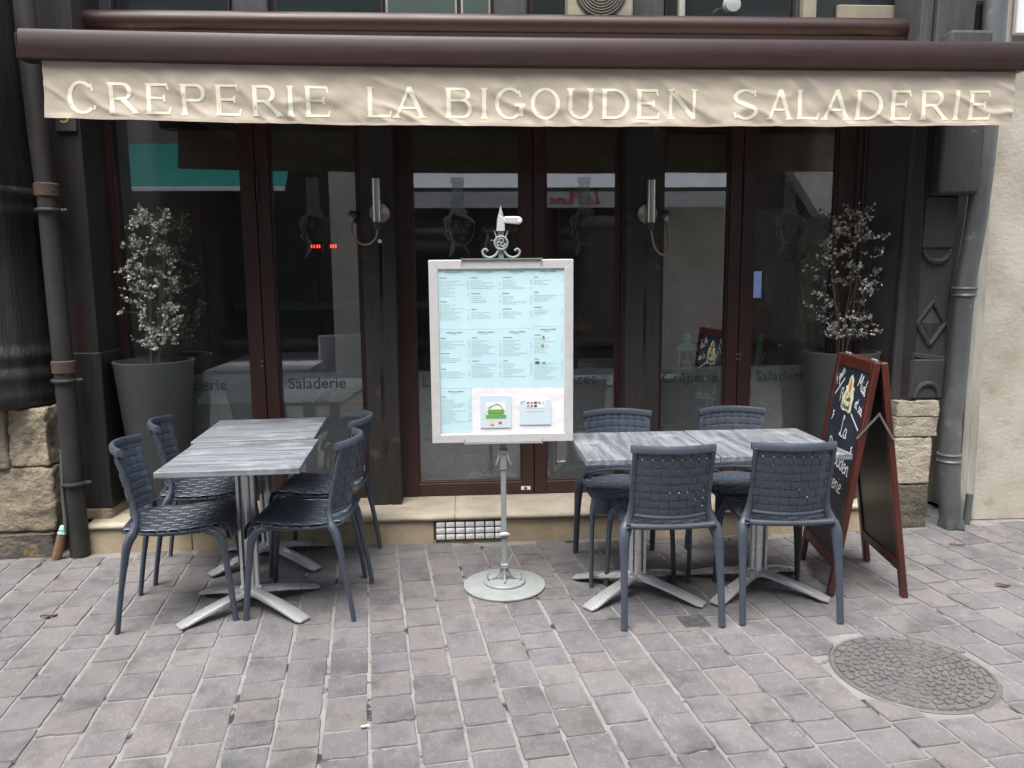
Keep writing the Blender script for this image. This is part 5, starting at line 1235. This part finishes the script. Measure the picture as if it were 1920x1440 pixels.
# ------------------------------------------------------------------ chalkboard A-frame
ab = empty('chalkboard', (1.938, -1.194, 0), radians(-8.4), 'folding red wood chalkboard with chalk writing standing at right of the tables', 'chalkboard')
HT, FX, HWD = 1.135, .172, .262
Lp = sqrt((FX-.014)**2+HT**2); th = atan2(FX-.014, HT)
for side in (-1, 1):
    M_ = Matrix.Translation((side*.014, 0, HT)) @ Matrix.Rotation(-side*th, 4, 'Y')
    pnl = MB().box(-.006, .006, -HWD+.03, HWD-.03, -.98, -.04, M_).build('board_panel', MT['slate_board'] if side < 0 else MT['board_back'], ab)
    for sy in (-1, 1):
        MB().box(-.014, .014, min(sy*HWD, sy*(HWD-.042)), max(sy*HWD, sy*(HWD-.042)), -Lp+.004, -.001, M_).build('leg', MT['redwood'], pnl, bevel=.003)
    MB().box(-.0135, .0135, -HWD+.042, HWD-.042, -.058, -.002, M_).build('top_rail', MT['redwood'], pnl, bevel=.003)
    MB().box(-.0135, .0135, -HWD+.042, HWD-.042, -1.015, -.965, M_).build('bottom_rail', MT['redwood'], pnl, bevel=.003)
    if side < 0:
        O = M_ @ Vector((-.0072, 0, 0)); U = (M_.to_3x3() @ Vector((0, -1, 0))); V = (M_.to_3x3() @ Vector((0, 0, 1))); N = (M_.to_3x3() @ Vector((-1, 0, 0)))
        def line(t, x, z, size, wd, ang=0., xs=1.):
            mb = MB(); ca, sa = cos(ang), sin(ang)
            script_text(mb, t, size, wd, O+U*x+V*z, U*ca+V*sa, V*ca-U*sa, N, 0., xs); return mb.build('chalk_writing', MT['chalk'], pnl)
        line('7 jours', -.205, -.165, .060, .005, radians(38), .8); line('/7', -.115, -.235, .060, .005, radians(20)); line('Midi', .085, -.135, .075, .0055, radians(-18), .9); line('et soir', .095, -.235, .065, .0055, radians(-16), .85)
        ul = MB(); ribbon(ul, [(.07, -.275), (.20, -.335)], .008, O, U, V, N); ribbon(ul, [(-.20, -.215), (-.10, -.12)], .007, O, U, V, N, 1e-4); ul.build('chalk_underline', MT['chalk'], pnl)
        line('La', -.035, -.405, .105, .006, 0); line('Bigouden', -.165, -.535, .105, .006, radians(-6), .95); line('Crêperie', -.165, -.655, .10, .006, radians(-3), .95)
        line('*', -.18, -.345, .06, .006); line('*', .15, -.47, .06, .006)
        st_ = [(-.095, -.275), (-.06, -.290), (.0, -.285), (.045, -.292), (.075, -.280), (.068, -.24), (.078, -.20), (.060, -.165), (.072, -.15), (.040, -.14), (.035, -.10), (.0, -.075), (-.032, -.10), (-.038, -.14), (-.07, -.15), (-.058, -.17), (-.09, -.21)]
        st_ = [(a*.88, -.19+(b+.19)*.88) for a, b in st_]
        stk = MB().add([O+U*a+V*b+N*.0008 for a, b in st_], [tuple(range(len(st_)))]).build('sticker', MT['cream_paper'], pnl)
        em = MB(); em.add([O+U*a+V*b+N*.0016 for a, b in [(-.009, -.18), (.009, -.18), (.015, -.15), (.008, -.122), (.005, -.108), (-.005, -.108), (-.008, -.122), (-.015, -.15)]], [tuple(range(8))]); em.build('sticker_emblem', MT['orange_print'], pnl)
        sm = MB(); script_text(sm, 'Cidre'.replace('d', 'd'), .036, .005, O+U*-.036+V*-.222, U, V, N, .0022); script_text(sm, 'Artisanal', .030, .0048, O+U*-.062+V*-.262, U, V, N, .0024, .95); sm.build('sticker_lettering', MT['ink_dark'], pnl)
# folding stay on the near side, small hinges
MB().box(-.0045, .0045, -.0025, .0025, -.008, .150, Matrix.Translation((-.090, -HWD-.004, .785)) @ Matrix.Rotation(.686, 4, 'Y')).build('folding_stay', MT['lamp_steel'], ab)
MB().box(-.0045, .0045, -.0025, .0025, -.008, .136, Matrix.Translation((.065, -HWD-.011, .785)) @ Matrix.Rotation(-.534, 4, 'Y')).build('folding_stay', MT['lamp_steel'], ab)
for sy in (-.18, .18): MB().tube([(0, sy-.03, HT+.003), (0, sy+.03, HT+.003)], .006, 8).build('hinge', MT['alu'], ab, smooth=True)

# ------------------------------------------------------------------ across the street (seen in the window reflections)
ob = empty('opposite_building', (0, 0, 0), 0, 'pale plastered houses across the street with dark shopfronts, reflected in the windows', 'building')
OY = -8.0
MB().box(-14, 14, OY-.4, OY, 3.35, 8.6).build('upper_wall', MT['brown_wall'], ob)
MB().prism([(5.20, 3.25), (5.72, 2.50), (6.6, 2.50), (6.6, 8.), (5.42, 8.), (5.42, 3.25)], OY+.001, OY+.30, 'y').build('pale_gable', MT['pale_wall'], ob)
MB().box(-14, 14, OY-.4, OY-.12, 0, 3.349).build('shopfront', MT['dark_int'], ob)
for a, b in ((-8.2, -7.6), (-5.9, -5.5), (-2.15, -1.55), (3.05, 4.5), (9., 9.6)):
    MB().box(a, b, OY-.119, OY+.05, 0, 3.349).build('pier', MT['pale_wall'], ob, bevel=.01)
for a, b in ((-5.4, -4.2), (-4.0, -2.4), (-1.4, .1), (.2, 1.4), (1.5, 2.9), (4.6, 5.8), (6.7, 8.8)):
    wn = MB().box(a, b, OY-.118, OY-.06, .4, 2.7).build('shop_window', MT['frame'], ob); MB().box(a+.08, b-.08, OY-.059, OY-.055, .48, 2.62).build('pane', MT['dark_glass'], wn)
for x in (-12.5, -10, -7.5, -5, -2.5, .2, 2.6, 5, 7.5, 10):
    for z0 in (4.2, 6.5):
        wn = MB().box(x-.5, x+.5, OY-.05, OY+.04, z0, z0+1.5).build('window', MT['white_paint'], ob)
        for k in range(2): MB().box(x-.44+.46*k, x-.02+.46*k, OY+.041, OY+.045, z0+.06, z0+1.44).build('pane', MT['dark_glass'], wn)
def shop_awning(name, x0, x1, zb, vh, sheetm, valm, slope, label, barm):
    r = empty(name, (0, 0, 0), 0, label, 'awning'); AY = -7.30
    MB().add([(x0, AY, zb+vh), (x1, AY, zb+vh), (x1, OY+.01, zb+vh+slope), (x0, OY+.01, zb+vh+slope), (x0, AY, zb+vh-.01), (x1, AY, zb+vh-.01), (x1, OY+.01, zb+vh+slope-.01), (x0, OY+.01, zb+vh+slope-.01)], [(0, 1, 2, 3), (7, 6, 5, 4), (0, 4, 5, 1), (3, 2, 6, 7), (0, 3, 7, 4), (1, 5, 6, 2)]).build('canopy', sheetm, r)
    MB().box(x0, x1, AY+.001, AY+.045, zb+vh-.05, zb+vh+.012).build('front_bar', barm, r, bevel=.006)
    if valm: MB().grid(lambda u, v: (x0+(x1-x0)*u, AY+.048+.012*noise.noise((u*20, v*2, 0)), zb+vh-.052-(vh-.052)*v), 60, 4, thick=(0, -.003, 0)).build('valance', valm, r, smooth=True)
    return r
shop_awning('green_awning', -5.5, -2.68, 2.80, .11, MT['green_canvas'], None, .75, 'green shop awning across the street, reflected in left window', MT['white_canvas'])
wa = shop_awning('white_awning', -.95, 4.45, 2.60, .29, MT['white_canvas'], MT['grey_canvas'], .62, 'white shop awning with red script across the street, reflected in doors', MT['grey_timber'])
wt = MB(); script_text(wt, 'La Plume', .19, .020, Vector((2.05, -7.235, 2.655)), Vector((-1, 0, 0)), Vector((0, 0, 1)), Vector((0, 1, 0)), 0., 1.12); wt.build('lettering', MT['red_print'], wa)
